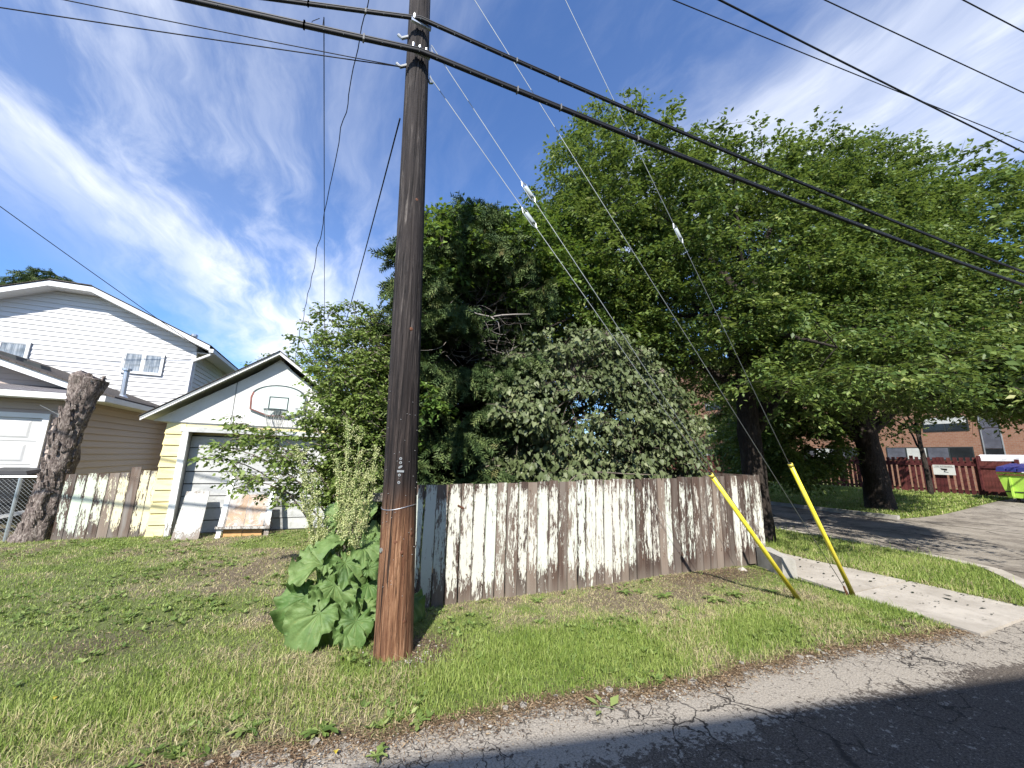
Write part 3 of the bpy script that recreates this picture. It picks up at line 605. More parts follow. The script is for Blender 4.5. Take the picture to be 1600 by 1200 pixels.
ring_strip('border', o_, i_, 'hoop_dark', Hp, 9.904, lambda k: k not in (0, len(o_)-1, len(o_)-2, len(o_)-3)); ring_strip('border', o_, i_, 'hoop_red', Hp, 9.904, lambda k: k in (0, len(o_)-1, len(o_)-2, len(o_)-3))
m = MB(); a, b, c, d = -1.47, -1.09, 2.60, 2.90; w = .022
for q in ((a, b, d-w, d), (a, b, c, c+w), (a, a+w, c+w, d-w), (b-w, b, c+w, d-w)): m.box(q[0], q[1], 9.900, 9.904, q[2], q[3])
m.build('target_square', 'hoop_dark', Hp)
m = MB(); rc = Vector((-1.28, 9.66, 2.585)); rp = [rc+Vector((math.cos(t)*.225, math.sin(t)*.225, 0)) for t in np.linspace(0, 2*math.pi, 25)]
m.tube(rp, .010, 6, False); m.build('rim', 'hoop_dark', Hp); MB().box(-1.34, -1.22, 9.86, 9.90, 2.50, 2.60).build('rim_bracket', 'hoop_dark', Hp)
m = MB()
for k in range(12):
    a = 2*math.pi*k/12
    for sgn in (-1, 1):
        p = [rc+Vector((math.cos(a+sgn*t*.55)*(.22-.10*t), math.sin(a+sgn*t*.55)*(.22-.10*t), -.36*t)) for t in np.linspace(0, 1, 5)]
        m.tube(p, .003, 4, False)
m.build('net', 'net', Hp)
def text_mesh(name, body, size, loc, rot, mat, parent, ext=0.001):
    c = bpy.data.curves.new(name, 'FONT'); c.body = body; c.size = size; c.extrude = ext; c.align_x = 'CENTER'
    o = bpy.data.objects.new(name, c); COL.objects.link(o); bpy.context.view_layer.update()
    me = bpy.data.meshes.new_from_object(o.evaluated_get(bpy.context.evaluated_depsgraph_get())); bpy.data.objects.remove(o); bpy.data.curves.remove(c)
    me.materials.clear(); me.materials.append(MAT[mat]); q = link(name, me, loc, parent); q.rotation_euler = rot; return q
text_mesh('lettering', 'B R A Z E H R', 0.032, (-1.62, 9.903, 2.655), (R(90), 0, 0), 'galvanised_dull', Hp)
MB().tube([(-.92, 9.905, 2.66), (-.92, 9.899, 2.66)], .028, 12).build('emblem', 'galvanised_dull', Hp)

Sd = thing('shed', 'yellow clapboard shed corner glimpsed just right of the utility pole', 'shed', (1.7, 11.4, 0))
box('wall', 1.15, 2.22, 10.15, 13, 0, 2.1, 'yellow', Sd); siding(Sd, (0, 10.15, 0), *FRONT, lambda z: (1.13, 2.24), 0.02, 2.08, 0.22, 'yellow', proud=0.032)
MB().prism([(1.0, 9.98, 2.1), (2.4, 9.98, 2.1), (2.4, 13.1, 2.5), (1.0, 13.1, 2.5)], (0, 0, .06)).build('roof', 'shingle_brown', Sd)
# leaning board and leaning window frame
lb = MB().prism([(-2.65, 9.50, 0.0), (-2.23, 9.50, 0.0), (-2.27, 9.93, 0.87), (-2.65, 9.93, 0.87)], (0, 0.022, -0.010)).build('leaning_board', 'weathered_grey_board')
tag(lb, 'wide grey peeling board leaning against the left side of the garage door', 'board'); lb.color = (0.25, 0.3, 0, 1)
Wf = thing('window_frame', 'old white timber window frame with torn plastic sheet leaning on the garage door', 'window frame', (-1.53, 9.55, 0))
def lean(z): return 9.53+0.42*z/1.25
def lbar(name, xa, za, xb, zb, w, t, mat, off=0.0):
    a, b = Vector((xa, lean(za)-off, za)), Vector((xb, lean(zb)-off, zb)); return MB().bar(a, b, w, t, (0, -1, 0.34)).build(name, mat, Wf)
lbar('stile', -1.94, 0.0, -1.90, 1.26, .085, .035, 'peeling_white_paint').color = (0.1, 0, 0, 1); lbar('stile', -1.13, 0.0, -1.15, 1.20, .085, .035, 'peeling_white_paint').color = (0.6, 0, 0, 1)
lbar('top_rail', -1.88, 1.14, -1.18, 1.10, .07, .03, 'timber_grey'); lbar('sill', -2.00, .20, -1.08, .17, .05, .09, 'weathered_grey_board', .045).color = (0.8, 0, 0, 1)
for a, b in ((-1.88, -1.56), (-1.55, -1.22)): MB().prism([(a, lean(0.0)+.045, 0.0), (b, lean(0)+.045, 0.0), (b, lean(.75)+.045, .80), (a, lean(.75)+.045, .80)], (0, .015, 0)).build('backing_board', 'cedar', Wf)
xs = np.linspace(-1.90, -1.17, 18); zs = np.linspace(.21, 1.10, 20); X, Z = np.meshgrid(xs, zs)
Y = 9.53+0.42*Z/1.25+0.005+0.030*(fbm(X*7, Z*4, 0, 9)-0.5)
I = np.arange(X.size).reshape(X.shape); put('plastic_sheet', np.stack([X, Y, Z], -1).reshape(-1, 3), np.stack([I[:-1, :-1], I[:-1, 1:], I[1:, 1:], I[1:, :-1]], -1).reshape(-1, 4), 'plastic', Wf, smooth=True)

# ------------------------------------------------------------------ white two-storey house
Hs = thing('house', 'white vinyl-sided two-storey house with a clipped gable behind the beige garage', 'house', (-8, 20, 0))
HL, HR, HY = -11.1, -4.69, 16.0
def hz(x): return min(6.42, 6.42-max(0, abs(x+7.88)-0.48)*0.452)
def hout(z): 
    if z <= hz(HR): return (HL, HR)
    d = (6.42-z)/0.452+0.48; return (max(HL, -7.88-d), min(HR, -7.88+d))
MB().prism([(HL, HY, 0), (HR, HY, 0), (HR, HY, hz(HR)-.03), (-7.40, HY, 6.39), (-8.36, HY, 6.39), (HL, HY, hz(HL)-.03)], (0, 8, 0)).build('wall', 'white_vinyl', Hs)
siding(Hs, (0, HY, 0), *FRONT, hout, 2.6, 6.38, 0.148, 'white_vinyl', proud=0.028, holes=[(-6.51, -5.46, 4.04, 4.74), (-9.92, -8.58, 3.97, 4.70)])
siding(Hs, (HR, 0, 0), *RIGHT, lambda z: (16.0, 24), 2.6, 4.95, 0.148, 'white_vinyl', proud=0.028)
box('corner_trim', HR-0.09, HR+0.035, HY-0.034, HY, 0, 4.95, 'white_trim', Hs); box('corner_trim', HR, HR+0.03, HY, HY+0.1, 0, 4.95, 'white_trim', Hs)
window(Hs, -6.50, -5.47, 15.97, 4.03, 4.74); window(Hs, -9.9, -8.6, 15.975, 3.96, 4.70)
FY = 15.52; t = .16
prof = [(-11.55, hz(-11.55)), (-8.36, 6.42), (-7.40, 6.42), (-4.22, hz(-4.22))]
for (a, b) in zip(prof[:-1], prof[1:]):
    MB().prism([(a[0], FY, a[1]-.02), (b[0], FY, b[1]-.02), (b[0], FY, b[1]+t-.02), (a[0], FY, a[1]+t-.02)], (0, .03, 0)).build('fascia', 'white_trim', Hs)
    MB().prism([(a[0], FY+.03, a[1]-.02), (b[0], FY+.03, b[1]-.02), (b[0], FY+.03, b[1]+.0), (a[0], FY+.03, a[1]+.0)], (0, .48, 0)).build('soffit', 'white_trim', Hs)
for s_ in (-1, 1):
    xe = -7.88+s_*3.70; xi = -7.88+s_*0.48; z0, z1 = hz(xe)+t, 6.42+t; xr = -7.88; zr = 6.42+t+0.48*.452
    V = [(xe, FY-.03, z0), (xi, FY-.03, z1), (xr, FY+1.3, zr), (xr, 24.4, zr), (xe, 24.4, z0)]; MB().prism(V if s_ < 0 else V[::-1], (0, 0, .015)).build('roof', 'shingle_brown', Hs)
    V = [(xe, FY+.51, z0-.04-t), (xi, FY+.51, z1-t-.04), (xr, FY+1.3, zr-.06), (xr, 24.4, zr-.06), (xe, 24.4, z0-.04-t)]
MB().prism([(-8.36, FY-.03, 6.42+t), (-7.40, FY-.03, 6.42+t), (-7.88, FY+1.3, 6.42+t+.48*.452)], (0, 0, .03)).build('roof', 'shingle_brown', Hs)
box('soffit', HR+.03, -4.21, HY+.03, 24.4, 4.93, 4.96, 'white_trim', Hs); box('gutter', -4.22, -4.10, FY, 24.4, 4.90, 5.02, 'white_trim', Hs)
MB().tube([(-4.16, 15.62, 4.93), (-4.20, 15.66, 4.84), (-4.70, 15.93, 4.62), (-4.72, 15.93, 4.5), (-4.72, 15.93, .5)], .045, 6).build('downspout', 'white_trim', Hs)
MB().tube([(-5.0, 16.6, 5.2), (-5.0, 16.6, 5.62)], .06, 10).tube([(-5.0, 16.6, 5.62), (-5.0, 16.6, 5.70)], .10, 10).build('roof_vent', 'galvanised', Hs)

# ------------------------------------------------------------------ beige attached garage
N_ = thing('attached_garage', 'beige vinyl-sided attached garage with a white panel door at the left edge', 'garage', (-8.2, 13.5, 0.3))
NR, NLx = -5.10, -11.3; b0 = 0.34
box('wall', NLx, NR, 11.55, 15.97, 0.25, 2.72, 'beige_vinyl', N_)
siding(N_, (0, 11.55, 0), *FRONT, lambda z: (NLx, NR), b0, 2.66, 0.15, 'beige_vinyl', proud=0.034, holes=[(-9.5, -5.62, -1, 2.36)])
siding(N_, (NR, 0, 0), *RIGHT, lambda z: (11.55, 15.96), b0, 2.66, 0.15, 'beige_vinyl', proud=0.034)
box('corner_trim', NR-.07, NR+.02, 11.52, 11.55, b0, 2.66, 'beige_vinyl', N_); box('corner_trim', NR, NR+.02, 11.55, 11.62, b0, 2.66, 'beige_vinyl', N_)
box('door_trim', -5.72, -5.62, 11.47, 11.55, b0, 2.36, 'white_trim', N_); box('door_trim', -9.5, -5.72, 11.47, 11.55, 2.26, 2.36, 'white_trim', N_)
Dn = box('garage_door', -9.5, -5.72, 11.535, 11.55, b0, 2.26, 'white_door', N_)
for r_ in range(4):
    za = b0+.01+r_*.478; box('door_section', -9.5, -5.725, 11.50, 11.535, za, za+.470, 'white_door', Dn)
    m = MB()
    for c in range(6):
        xa = -5.80-.62*(c+1); m.hexa([(xa, 11.499, za+.06), (xa+.54, 11.499, za+.06), (xa+.54, 11.499, za+.41), (xa, 11.499, za+.41), (xa+.03, 11.488, za+.09), (xa+.51, 11.488, za+.09), (xa+.51, 11.488, za+.38), (xa+.03, 11.488, za+.38)])
    m.build('raised_panel', 'white_door', Dn)
box('foundation', NLx, NR+.01, 11.52, 15.97, .15, b0-.004, 'concrete_old', N_)
box('soffit', NLx, NR+.36, 11.17, 11.53, 2.66, 2.68, 'white_trim', N_); box('soffit', NR+.02, NR+.36, 11.53, 15.95, 2.66, 2.68, 'white_trim', N_)
box('gutter', NLx, NR+.46, 11.06, 11.17, 2.66, 2.78, 'white_trim', N_); box('gutter', NR+.36, NR+.46, 11.17, 15.95, 2.66, 2.78, 'white_trim', N_)
MB().prism([(NLx, 11.12, 2.775), (NR+.40, 11.12, 2.775), (NR-.1, 12.0, 2.99), (NLx, 12.0, 2.99)], (0, 0, .02)).build('roof', 'shingle_grey', N_)
gx = -8.35; gsl = .355
def gzr(x): return 2.80+gsl*(-4.72-gx-abs(x-gx))
siding(N_, (0, 11.92, 0), *FRONT, lambda z: (-11.3, -4.9-(z-2.86)/gsl), 2.97, 4.0, 0.118, 'beige_vinyl', proud=0.016)
MB().prism([(gx, 11.50, gzr(gx)-.14), (-4.72, 11.50, 2.66+.0), (-4.72, 11.50, 2.80), (gx, 11.50, gzr(gx))], (0, .03, 0)).build('fascia', 'white_trim', N_)
MB().prism([(gx, 11.53, gzr(gx)-.14), (-4.9, 11.53, 2.73), (-4.9, 11.53, 2.75), (gx, 11.53, gzr(gx)-.12)], (0, .39, 0)).build('soffit', 'white_trim', N_)
MB().prism([(gx, 11.46, gzr(gx)), (-4.66, 11.46, 2.78), (-4.66, 15.95, 2.78), (gx, 15.95, gzr(gx))], (0, 0, .04)).build('roof', 'shingle_brown', N_)
MB().prism([(gx, 11.46, gzr(gx)), (-12.0, 11.46, 2.78), (-12.0, 15.95, 2.78), (gx, 15.95, gzr(gx))][::-1], (0, 0, .04)).build('roof', 'shingle_brown', N_)
for x, y in ((-6.98, 12.5), (-6.55, 12.5)):
    zz = gzr(x)+.05; MB().hexa([(x-.17, y-.15, zz-.02), (x+.17, y-.15, zz-.10), (x+.17, y+.2, zz-.10), (x-.17, y+.2, zz-.02), (x-.15, y-.15, zz+.10), (x+.13, y-.15, zz+.03), (x+.13, y+.2, zz+.03), (x-.15, y+.2, zz+.10)]).build('roof_vent', 'dark_metal', N_)
m = MB().tube([(-5.14, 13.0, 2.9), (-5.16, 13.0, 3.66)], .058, 12).tube([(-5.16, 13, 3.66), (-5.16, 13, 3.71)], [.10, .10], 12).tube([(-5.14, 13.0, 2.95), (-5.14, 13.0, 3.02)], [.12, .065], 12)
m.build('flue_pipe', 'galvanised', N_)
L_ = box('wall_lantern', -5.47, -5.30, 11.50, 11.53, 2.10, 2.28, 'beige_vinyl', N_)
MB().tube([(-5.38, 11.50, 2.36), (-5.38, 11.40, 2.42), (-5.38, 11.38, 2.36)], .012, 6).build('lantern_arm', 'galvanised_dull', L_)
MB().tube([(-5.38, 11.38, 2.14), (-5.38, 11.38, 2.32), (-5.38, 11.38, 2.36), (-5.38, 11.38, 2.40)], [.045, .07, .085, .01], 6).build('lamp', 'galvanised_dull', L_)

# ------------------------------------------------------------------ left plank fence
Fl = thing('plank_fence', 'short run of eight peeling cream planks between the cut trunk and the yellow garage', 'fence', (-3.85, 10.05, 0))
for i in range(9):
    x = -4.52+i*.152; zt = 1.17+.012*i+random.uniform(-.015, .015)+(.09 if i == 6 else 0); wdt = .143
    o = MB().hexa([(x, 10.04, -.02), (x+wdt, 10.04, -.02), (x+wdt, 10.062, -.02), (x, 10.062, -.02), (x+.008, 10.045, zt), (x+wdt+.006, 10.045, zt+.006), (x+wdt+.006, 10.067, zt+.006), (x+.008, 10.067, zt)]).build('plank', 'peeling_cream_paint', Fl)
    o.color = ([.85, .45, .25, .5, 1.3, .55, 1.6, .35, .3][i], [.9, .9, .8, .6, .2, .1, .1, 0, 0][i], 0, 1)
box('rail', -4.5, -3.15, 10.068, 10.11, .25, .34, 'timber_grey', Fl); box('rail', -4.5, -3.15, 10.068, 10.11, .9, .99, 'timber_grey', Fl)

# ------------------------------------------------------------------ cut trunk
def noisy_tube(path, radii, n, amp, fs, seed, vstretch=0.35, rings=60):
    P_ = [Vector(p) for p in path]; L = np.linspace(0, len(P_)-1, rings); pts = []; rr = []
    for l in L:
        i = min(int(l), len(P_)-2); f = l-i; a, b = P_[max(i-1, 0)], P_[i]; c, d = P_[i+1], P_[min(i+2, len(P_)-1)]
        q = 0.5*((2*b)+(-a+c)*f+(2*a-5*b+4*c-d)*f*f+(-a+3*b-3*c+d)*f**3); pts.append(q); rr.append(radii[i]*(1-f)+radii[i+1]*f)
    m = MB().tube(pts, rr, n); V = np.array(m.v); c = np.repeat(np.array([tuple(p) for p in pts]), n, 0)
    d = V-c; rl = np.linalg.norm(d, axis=1); u = d/rl[:, None]
    ns = fbm(V[:, 0]*fs, V[:, 1]*fs, V[:, 2]*fs*vstretch, seed, 4)-0.5
    rid = np.abs(vn(u[:, 0]*fs*.25+9, u[:, 1]*fs*.25, V[:, 2]*fs*.12, seed+7)-.5)
    V = c+u*(rl+amp*(ns*1.6+rid*1.1-.25)*np.minimum(1, rl/.05))[:, None]; m.v = [tuple(v) for v in V]; return m
St = thing('cut_trunk', 'tall leaning dead tree trunk sawn off at the top beside the chain-link fence', 'tree trunk', (-4.72, 10.2, 0))
st_path = [(-4.86, 10.25, -.08), (-4.82, 10.22, .12), (-4.74, 10.2, .6), (-4.68, 10.15, 1.3), (-4.66, 10.1, 1.9), (-4.58, 10.1, 2.45), (-4.54, 10.1, 2.78), (-4.52, 10.1, 3.0), (-4.50, 10.1, 3.06)]
noisy_tube(st_path, [.31, .25, .215, .205, .195, .20, .25, .285, .16], 48, .075, 11, 4, rings=110).build('trunk', 'bark_stump', St, smooth=True)
m = MB()
for k in range(70):
    a = random.uniform(0, 6.28); r_ = random.uniform(.05, .26); z = random.uniform(2.75, 3.06); p = Vector((-4.52+r_*math.cos(a), 10.1+r_*math.sin(a), z)); d = Vector((math.cos(a)*.5+random.gauss(0, .4), math.sin(a)*.5+random.gauss(0, .4), random.uniform(.1, .9))).normalized()
    m.tube([p-d*.05, p+d*random.uniform(.02, .08)], [random.uniform(.008, .03), .002], 4)
m.build('splinters', 'cut_wood', St)
m = MB()
for k in range(160):
    t = random.random(); i = min(int(t*6), 5); f = t*6-i; c = Vector(st_path[i+1])*(1-f)+Vector(st_path[i+2])*f; a = random.uniform(math.pi, 2*math.pi); r_ = .215; p = c+Vector((r_*math.cos(a), r_*math.sin(a), 0))
    hh = random.uniform(.04, .14); w = random.uniform(.015, .035); tn = Vector((-math.sin(a), math.cos(a), 0)); o = Vector((math.cos(a), math.sin(a), 0))
    m.hexa([p-tn*w-o*.02, p+tn*w-o*.02, p+tn*w+o*.012, p-tn*w+o*.012, p-tn*w*.6-o*.02+Vector((0, 0, hh)), p+tn*w*.5-o*.02+Vector((0, 0, hh)), p+tn*w*.5+o*.03+Vector((0, 0, hh)), p-tn*w*.6+o*.022+Vector((0, 0, hh))])
m.build('bark_flakes', 'bark_stump', St, kind='stuff')
MB().tube([(-4.66, 9.93, 2.2), (-4.80, 9.88, 2.3), (-5.0, 9.86, 2.42)], [.006, .005, .003], 4).build('wire_stub', 'galvanised_dull', St)

# ------------------------------------------------------------------ chain link fence
Cl = thing('chain_link_fence', 'grey chain-link fence with a steel post in front of the black bin', 'fence', (-5.6, 10.2, 0))
MB().tube([(-8, 10.2, 1.10), (-4.95, 10.2, 1.13)], .02, 8).build('top_rail', 'galvanised', Cl)
MB().tube([(-5.17, 10.2, -.05), (-5.17, 10.2, 1.12)], .026, 8).build('post', 'galvanised', Cl); MB().tube([(-7.6, 10.2, -.05), (-7.6, 10.2, 1.12)], .026, 8).build('post', 'galvanised', Cl)
m = MB(); pz = .062
for k in range(-18, 60):
    for sg in (1, -1):
        x0 = -8+k*pz*1.0; zA, zB = .04, 1.09
        xa = x0; xb = x0+sg*(zB-zA)
        if sg < 0: xa, xb = x0+1.05, x0
        a, b = Vector((xa, 10.198+.004*sg, zA)), Vector((xb, 10.198+.004*sg, zB))
        lo, hi = -8.0, -4.95
        d = b-a
        if abs(d.x) < 1e-6: continue
        t0, t1 = sorted(((lo-a.x)/d.x, (hi-a.x)/d.x)); t0, t1 = max(0, t0), min(1, t1)
        if t1 > t0: m.tube([a+d*t0, a+d*t1], .0019, 3, False)
m.build('mesh_wire', 'galvanised_dull', Cl, kind='stuff')
eb = MB().bar((-6.6, 10.05, .12), (-4.98, 10.75, .52), .10, .06).build('edging_board', 'white_door'); tag(eb, 'long white board lying on the ground behind the chain-link fence', 'board')
Bn = thing('wheeled_bin', 'black plastic wheeled bin standing behind the chain-link fence', 'bin', (-5.62, 10.95, .3))
MB().hexa([(-5.94, 10.72, .34), (-5.42, 10.72, .34), (-5.42, 11.2, .34), (-5.94, 11.2, .34), (-6.0, 10.64, 1.14), (-5.33, 10.64, 1.14), (-5.33, 11.3, 1.14), (-6.0, 11.3, 1.14)]).build('body', 'bin_black', Bn)
MB().hexa([(-6.03, 10.60, 1.14), (-5.30, 10.60, 1.14), (-5.30, 11.33, 1.14), (-6.03, 11.33, 1.14), (-5.97, 10.66, 1.21), (-5.36, 10.66, 1.21), (-5.34, 11.28, 1.25), (-5.99, 11.28, 1.25)]).build('lid', 'bin_black', Bn)
MB().tube([(-6.0, 11.34, 1.12), (-5.33, 11.34, 1.12)], .02, 6).build('handle', 'bin_black', Bn)
for x in (-5.9, -5.46): MB().tube([(x-.03, 11.2, .42), (x+.03, 11.2, .42)], .1, 14).build('wheel', 'black_rubber', Bn)
# ------------------------------------------------------------------ long peeling fence
Fn = thing('board_fence', 'long mint-white peeling board fence running from the pole to the sidewalk corner', 'fence', (3.8, 4.68, 0))
x = .57; k = 0
while x < 7.0:
    w = random.uniform(.122, .150); w = min(w, 7.06-x); g = random.uniform(.007, .020); zt = 1.355+.15*(x-.9)/6.1+random.uniform(-.012, .010); zb = random.uniform(-.03, .0) if x < 5.3 else random.uniform(.015, .04)
    m = MB(); y0 = 4.662+random.uniform(-.008, .006); zs = np.linspace(zb, zt, 5); tl = random.gauss(0, .004); jl = [random.gauss(0, .002)+tl*(q/2-1) for q in range(5)]; jr = [random.gauss(0, .002)+tl*(q/2-1) for q in range(5)]; jy = [random.gauss(0, .002) for _ in zs]
    for a in range(4):
        m.hexa([(x+jl[a], y0+jy[a], zs[a]), (x+w+jr[a], y0+jy[a], zs[a]), (x+w+jr[a], y0+.022, zs[a]), (x+jl[a], y0+.022, zs[a]), (x+jl[a+1], y0+jy[a+1], zs[a+1]), (x+w+jr[a+1], y0+jy[a+1], zs[a+1]), (x+w+jr[a+1], y0+.022, zs[a+1]), (x+jl[a+1], y0+.022, zs[a+1])])
    m.f = [f for i, f in enumerate(m.f) if not ((i % 6 == 0 and i > 5) or (i % 6 == 1 and i < 18))]
    o = m.build('plank', 'peeling_mint_paint', Fn)
    wear = .40+.60*(random.random()-.5)+.62*sstep(np.array(x), 3.7, 5.4)*random.uniform(.5, 1.2)
    if 3.9 < x < 4.0 or random.random() < .12: wear += .4
    if x > 6.1: wear -= .30
    o.color = (float(wear), random.random(), 0, 1); x += w+g; k += 1
m = MB()
for q in range(43):
    for zr_ in (.33, .30, 1.24, 1.20):
        nx_ = .49+q*.1545+random.gauss(0, .02); nz_ = zr_+.045*nx_/7*(zr_ > 1)*3+random.gauss(0, .006); m.tube([(nx_, 4.646, nz_), (nx_, 4.660, nz_)], .0045, 6)
m.build('nail_heads', 'rusty', Fn, kind='stuff')
for i, xx in enumerate((.9, 2.9, 4.9, 6.95)): box('post', xx-.045, xx+.045, 4.735, 4.83, -.05, 1.34+.02*i, 'timber_grey', Fn)
for (za, zb_) in ((.32, .33), (1.22, 1.38)): MB().hexa([(.42, 4.693, za-.045), (7.0, 4.693, zb_-.045), (7.0, 4.732, zb_-.045), (.42, 4.732, za-.045), (.42, 4.693, za+.045), (7.0, 4.693, zb_+.045), (7.0, 4.732, zb_+.045), (.42, 4.732, za+.045)]).build('rail', 'timber_grey', Fn)
for i in range(14):
    ya = 4.70+i*.15; o = box('plank', 7.055, 7.075, ya, ya+.142, .06, 1.50, 'peeling_mint_paint', Fn); o.color = (1.1 if i else .7, .3, 0, 1)
MB().tube([(1.62, 4.658, 1.16), (1.62, 4.664, 1.17)], .008, 6).build('knob', 'white_trim', Fn)
MB().bar((1.40, 4.655, 1.12), (1.48, 4.655, 1.08), .012, .018).build('hinge', 'rusty', Fn)

# ------------------------------------------------------------------ utility pole
Pl = thing('utility_pole', 'tall dark creosote utility pole, brown at its foot, standing in the grass', 'utility pole', (.628, 3.8, 0))
def pc(z): return Vector((.628-.0370*z, 3.8, z))
rings = list(np.linspace(-.15, 2.2, 90))+list(np.linspace(2.26, 7.6, 110))+list(np.linspace(7.8, 12.6, 12)); n = 96; V = []
for z in rings:
    c = pc(z); r_ = np.interp(z, [0, .25, 1.5, 7, 12.6], [.169, .164, .153, .119, .093])
    a = np.linspace(0, 2*math.pi, n, endpoint=False); cx, sy = np.cos(a), np.sin(a)
    nn = fbm(cx*14, sy*14, z*.55, 41, 3)-.5; fl = fbm(cx*3.2, sy*3.2, z*.22, 47, 2)-.5; ck = sstep(vn(cx*16+5, sy*16, z*.35, 52), .80, .93)
    rr = r_*(1+.055*fl)+.0085*nn-.010*ck
    V.append(np.stack([c.x+cx*rr, c.y+sy*rr, np.full(n, z)], -1))
V = np.concatenate(V); I = np.arange(len(rings)*n).reshape(-1, n); J = np.roll(I, -1, 1)
F = np.stack([I[:-1], J[:-1], J[1:], I[1:]], -1).reshape(-1, 4)
put('shaft', V, F, 'pole', Pl, smooth=True, origin=(.628, 3.8, 0))
MB().tube([pc(12.59), pc(12.61)], .09, 24).build('pole_cap', 'timber_grey', Pl)
def on_pole(z, ang, off=0.0):   # ang measured from -Y (towards viewer), + to the right
    r_ = np.interp(z, [0, 1.5, 7, 12.6], [.165, .153, .119, .093])+off; c = pc(z); return Vector((c.x+r_*math.sin(R(ang)), c.y-r_*math.cos(R(ang)), z))
for z, an in ((1.665, -4), (1.630, -4), (1.52, -6), (1.455, -7)):
    a, b = on_pole(z, an-6, -.004), on_pole(z, an-6, .006); mt = MB().tube([a, b], .0125, 14); mt.build('number_tag', 'galvanised', Pl); MB().tube([b, b+(b-a)*.25], .005, 8).build('nail', 'dark_metal', Pl)
a, b = on_pole(1.592, -10, -.002), on_pole(1.592, -10, .006); m = MB().tube([a, b], .012, 12); V_ = np.array(m.v); V_[:, 0] = a.x+(V_[:, 0]-a.x)*1.5; V_[:, 2] += (V_[:, 0]-a.x)*.45; m.v = [tuple(v) for v in V_]; m.build('number_tag', 'galvanised', Pl)
a, b = on_pole(1.553, -20, .004), on_pole(1.553, 2, .006); MB().bar(a, b, .006, .018, (0, 0, 1)).build('number_plate', 'galvanised', Pl)
m = MB(); ra = .1575
m.tube([pc(1.235)+Vector((math.cos(t)*ra, math.sin(t)*ra, .015*math.cos(t)-.01*math.sin(2*t))) for t in np.linspace(0, 2*math.pi, 49)], .0022, 4, False); m.build('wire_band', 'galvanised', Pl)
MB().tube([on_pole(.87, -68, -.01), on_pole(.87, -68, .008)], .02, 10).build('bolt_washer', 'galvanised', Pl)
m = MB()
for q in range(40):
    zq_ = random.uniform(.5, 2.3); aq_ = random.uniform(-70, 70); a, b = on_pole(zq_, aq_, -.004), on_pole(zq_, aq_, .006); m.tube([a, b], .0028, 5)
m.build('staples', 'galvanised_dull', Pl, kind='stuff')
for zk, ak in ((.30, 22), (.86, 5), (.95, -15), (2.9, 10), (4.3, 14), (1.0, 40)): a, b = on_pole(zk, ak, -.006), on_pole(zk, ak, .003); MB().tube([a, a.lerp(b, .8), b], [.022, .017, .008], 9).build('knot', 'rusty', Pl, True)
def clamp(z):
    c = on_pole(z, -4, .05); m = MB().bar(c+Vector((-.10, -.01, .0)), c+Vector((.12, -.0, .0)), .03, .05); m.build('cable_clamp', 'galvanised', Pl)
    for k in range(3):
        q = c+Vector((-.07+.07*k, -.02, .012)); MB().tube([q, q+Vector((0, 0, .055))], .014, 8).build('clamp_bolt', 'galvanised', Pl)
    MB().bar(on_pole(z-.05, 100, -.01)+Vector((0, 0, .05)), on_pole(z-.05, 100, .05)+Vector((0, 0, -.05)), .03, .05).build('guy_bracket', 'galvanised', Pl)
    MB().tube([on_pole(z-.03, -80, -.03), on_pole(z-.07, -95, .06), on_pole(z-.02, -100, .10)], .018, 8).build('guy_eye', 'galvanised_dull', Pl)
clamp(6.05); clamp(6.44)
MB().box(.14, .26, 2.85, 4.50, 9.38, 9.48).build('crossarm', 'timber_grey', Pl)
for yy in (2.95, 3.6, 4.38): MB().tube([(.2, yy, 9.48), (.2, yy, 9.53), (.2, yy, 9.56), (.2, yy, 9.62)], [.02, .045, .03, .045], 10).build('insulator', 'porcelain', Pl)

# ------------------------------------------------------------------ wires
def catenary(a, b, sag, n=40):
    a, b = Vector(a), Vector(b); return [a.lerp(b, t)-Vector((0, 0, 4*sag*t*(1-t))) for t in np.linspace(0, 1, n)]
def wire(name, pts, r, mat, label, cat='cable', n=6, group=None): return MB().tube(pts, r, n).build(name, mat, None, True, label=label, category=cat, group=group)
def helix(pts, off, r_off, r, turns, n=5):
    pts = [Vector(p) for p in pts]; out = []; N = len(pts)
    for i, p in enumerate(pts):
        t = (pts[min(i+1, N-1)]-pts[max(i-1, 0)]).normalized(); s_ = t.cross(Vector((0, 0, 1))).normalized(); u = s_.cross(t); a = off+turns*2*math.pi*i/N
        out.append(p+(s_*math.cos(a)+u*math.sin(a))*r_off)
    return out
def densify(pts, k):
    o = []
    for a, b in zip(pts[:-1], pts[1:]): o += [a.lerp(b, t/k) for t in range(k)]
    return o+[pts[-1]]
def bundle(label, zc, end, sag, core, lpt):
    c = on_pole(zc, -4, .085); T = thing('cable_bundle', label, 'cable', c)
    L_ = catenary(c, lpt, .15, 30); R_ = catenary(c, end, sag, 60); pts = L_[::-1][:-1]+R_
    # smooth bend at the pole
    MB().tube(pts, core, 8).build('cable', 'cable_black', T, True)
    MB().tube([p+Vector((0, -.004, core+.010)) for p in pts], core*.55, 6).build('messenger_wire', 'black_rubber', T, True)
    d = densify([p for p in pts if -2.5 < p.x < 9], 6); MB().tube(helix(d, 0, core*1.0, .003, 60), .0034, 4).build('lashing_wire', 'galvanised_dull', T)
    for x_ in (-.95, -.74, -.28, 1.25, 2.0, 3.05):
        p = min(pts, key=lambda q: abs(q.x-x_)); MB().bar(p+Vector((-.008, 0, core*.5)), p+Vector((.008, 0, core*.5)), core*2.15, core*3.0).build('clip', 'clip_grey', T)
    return T
bundle('upper thick black cable bundle clamped to the pole near the top of the photo', 6.46, (34, 1.25, 7.0), .55, .018, (-16, 8.5, 6.3))
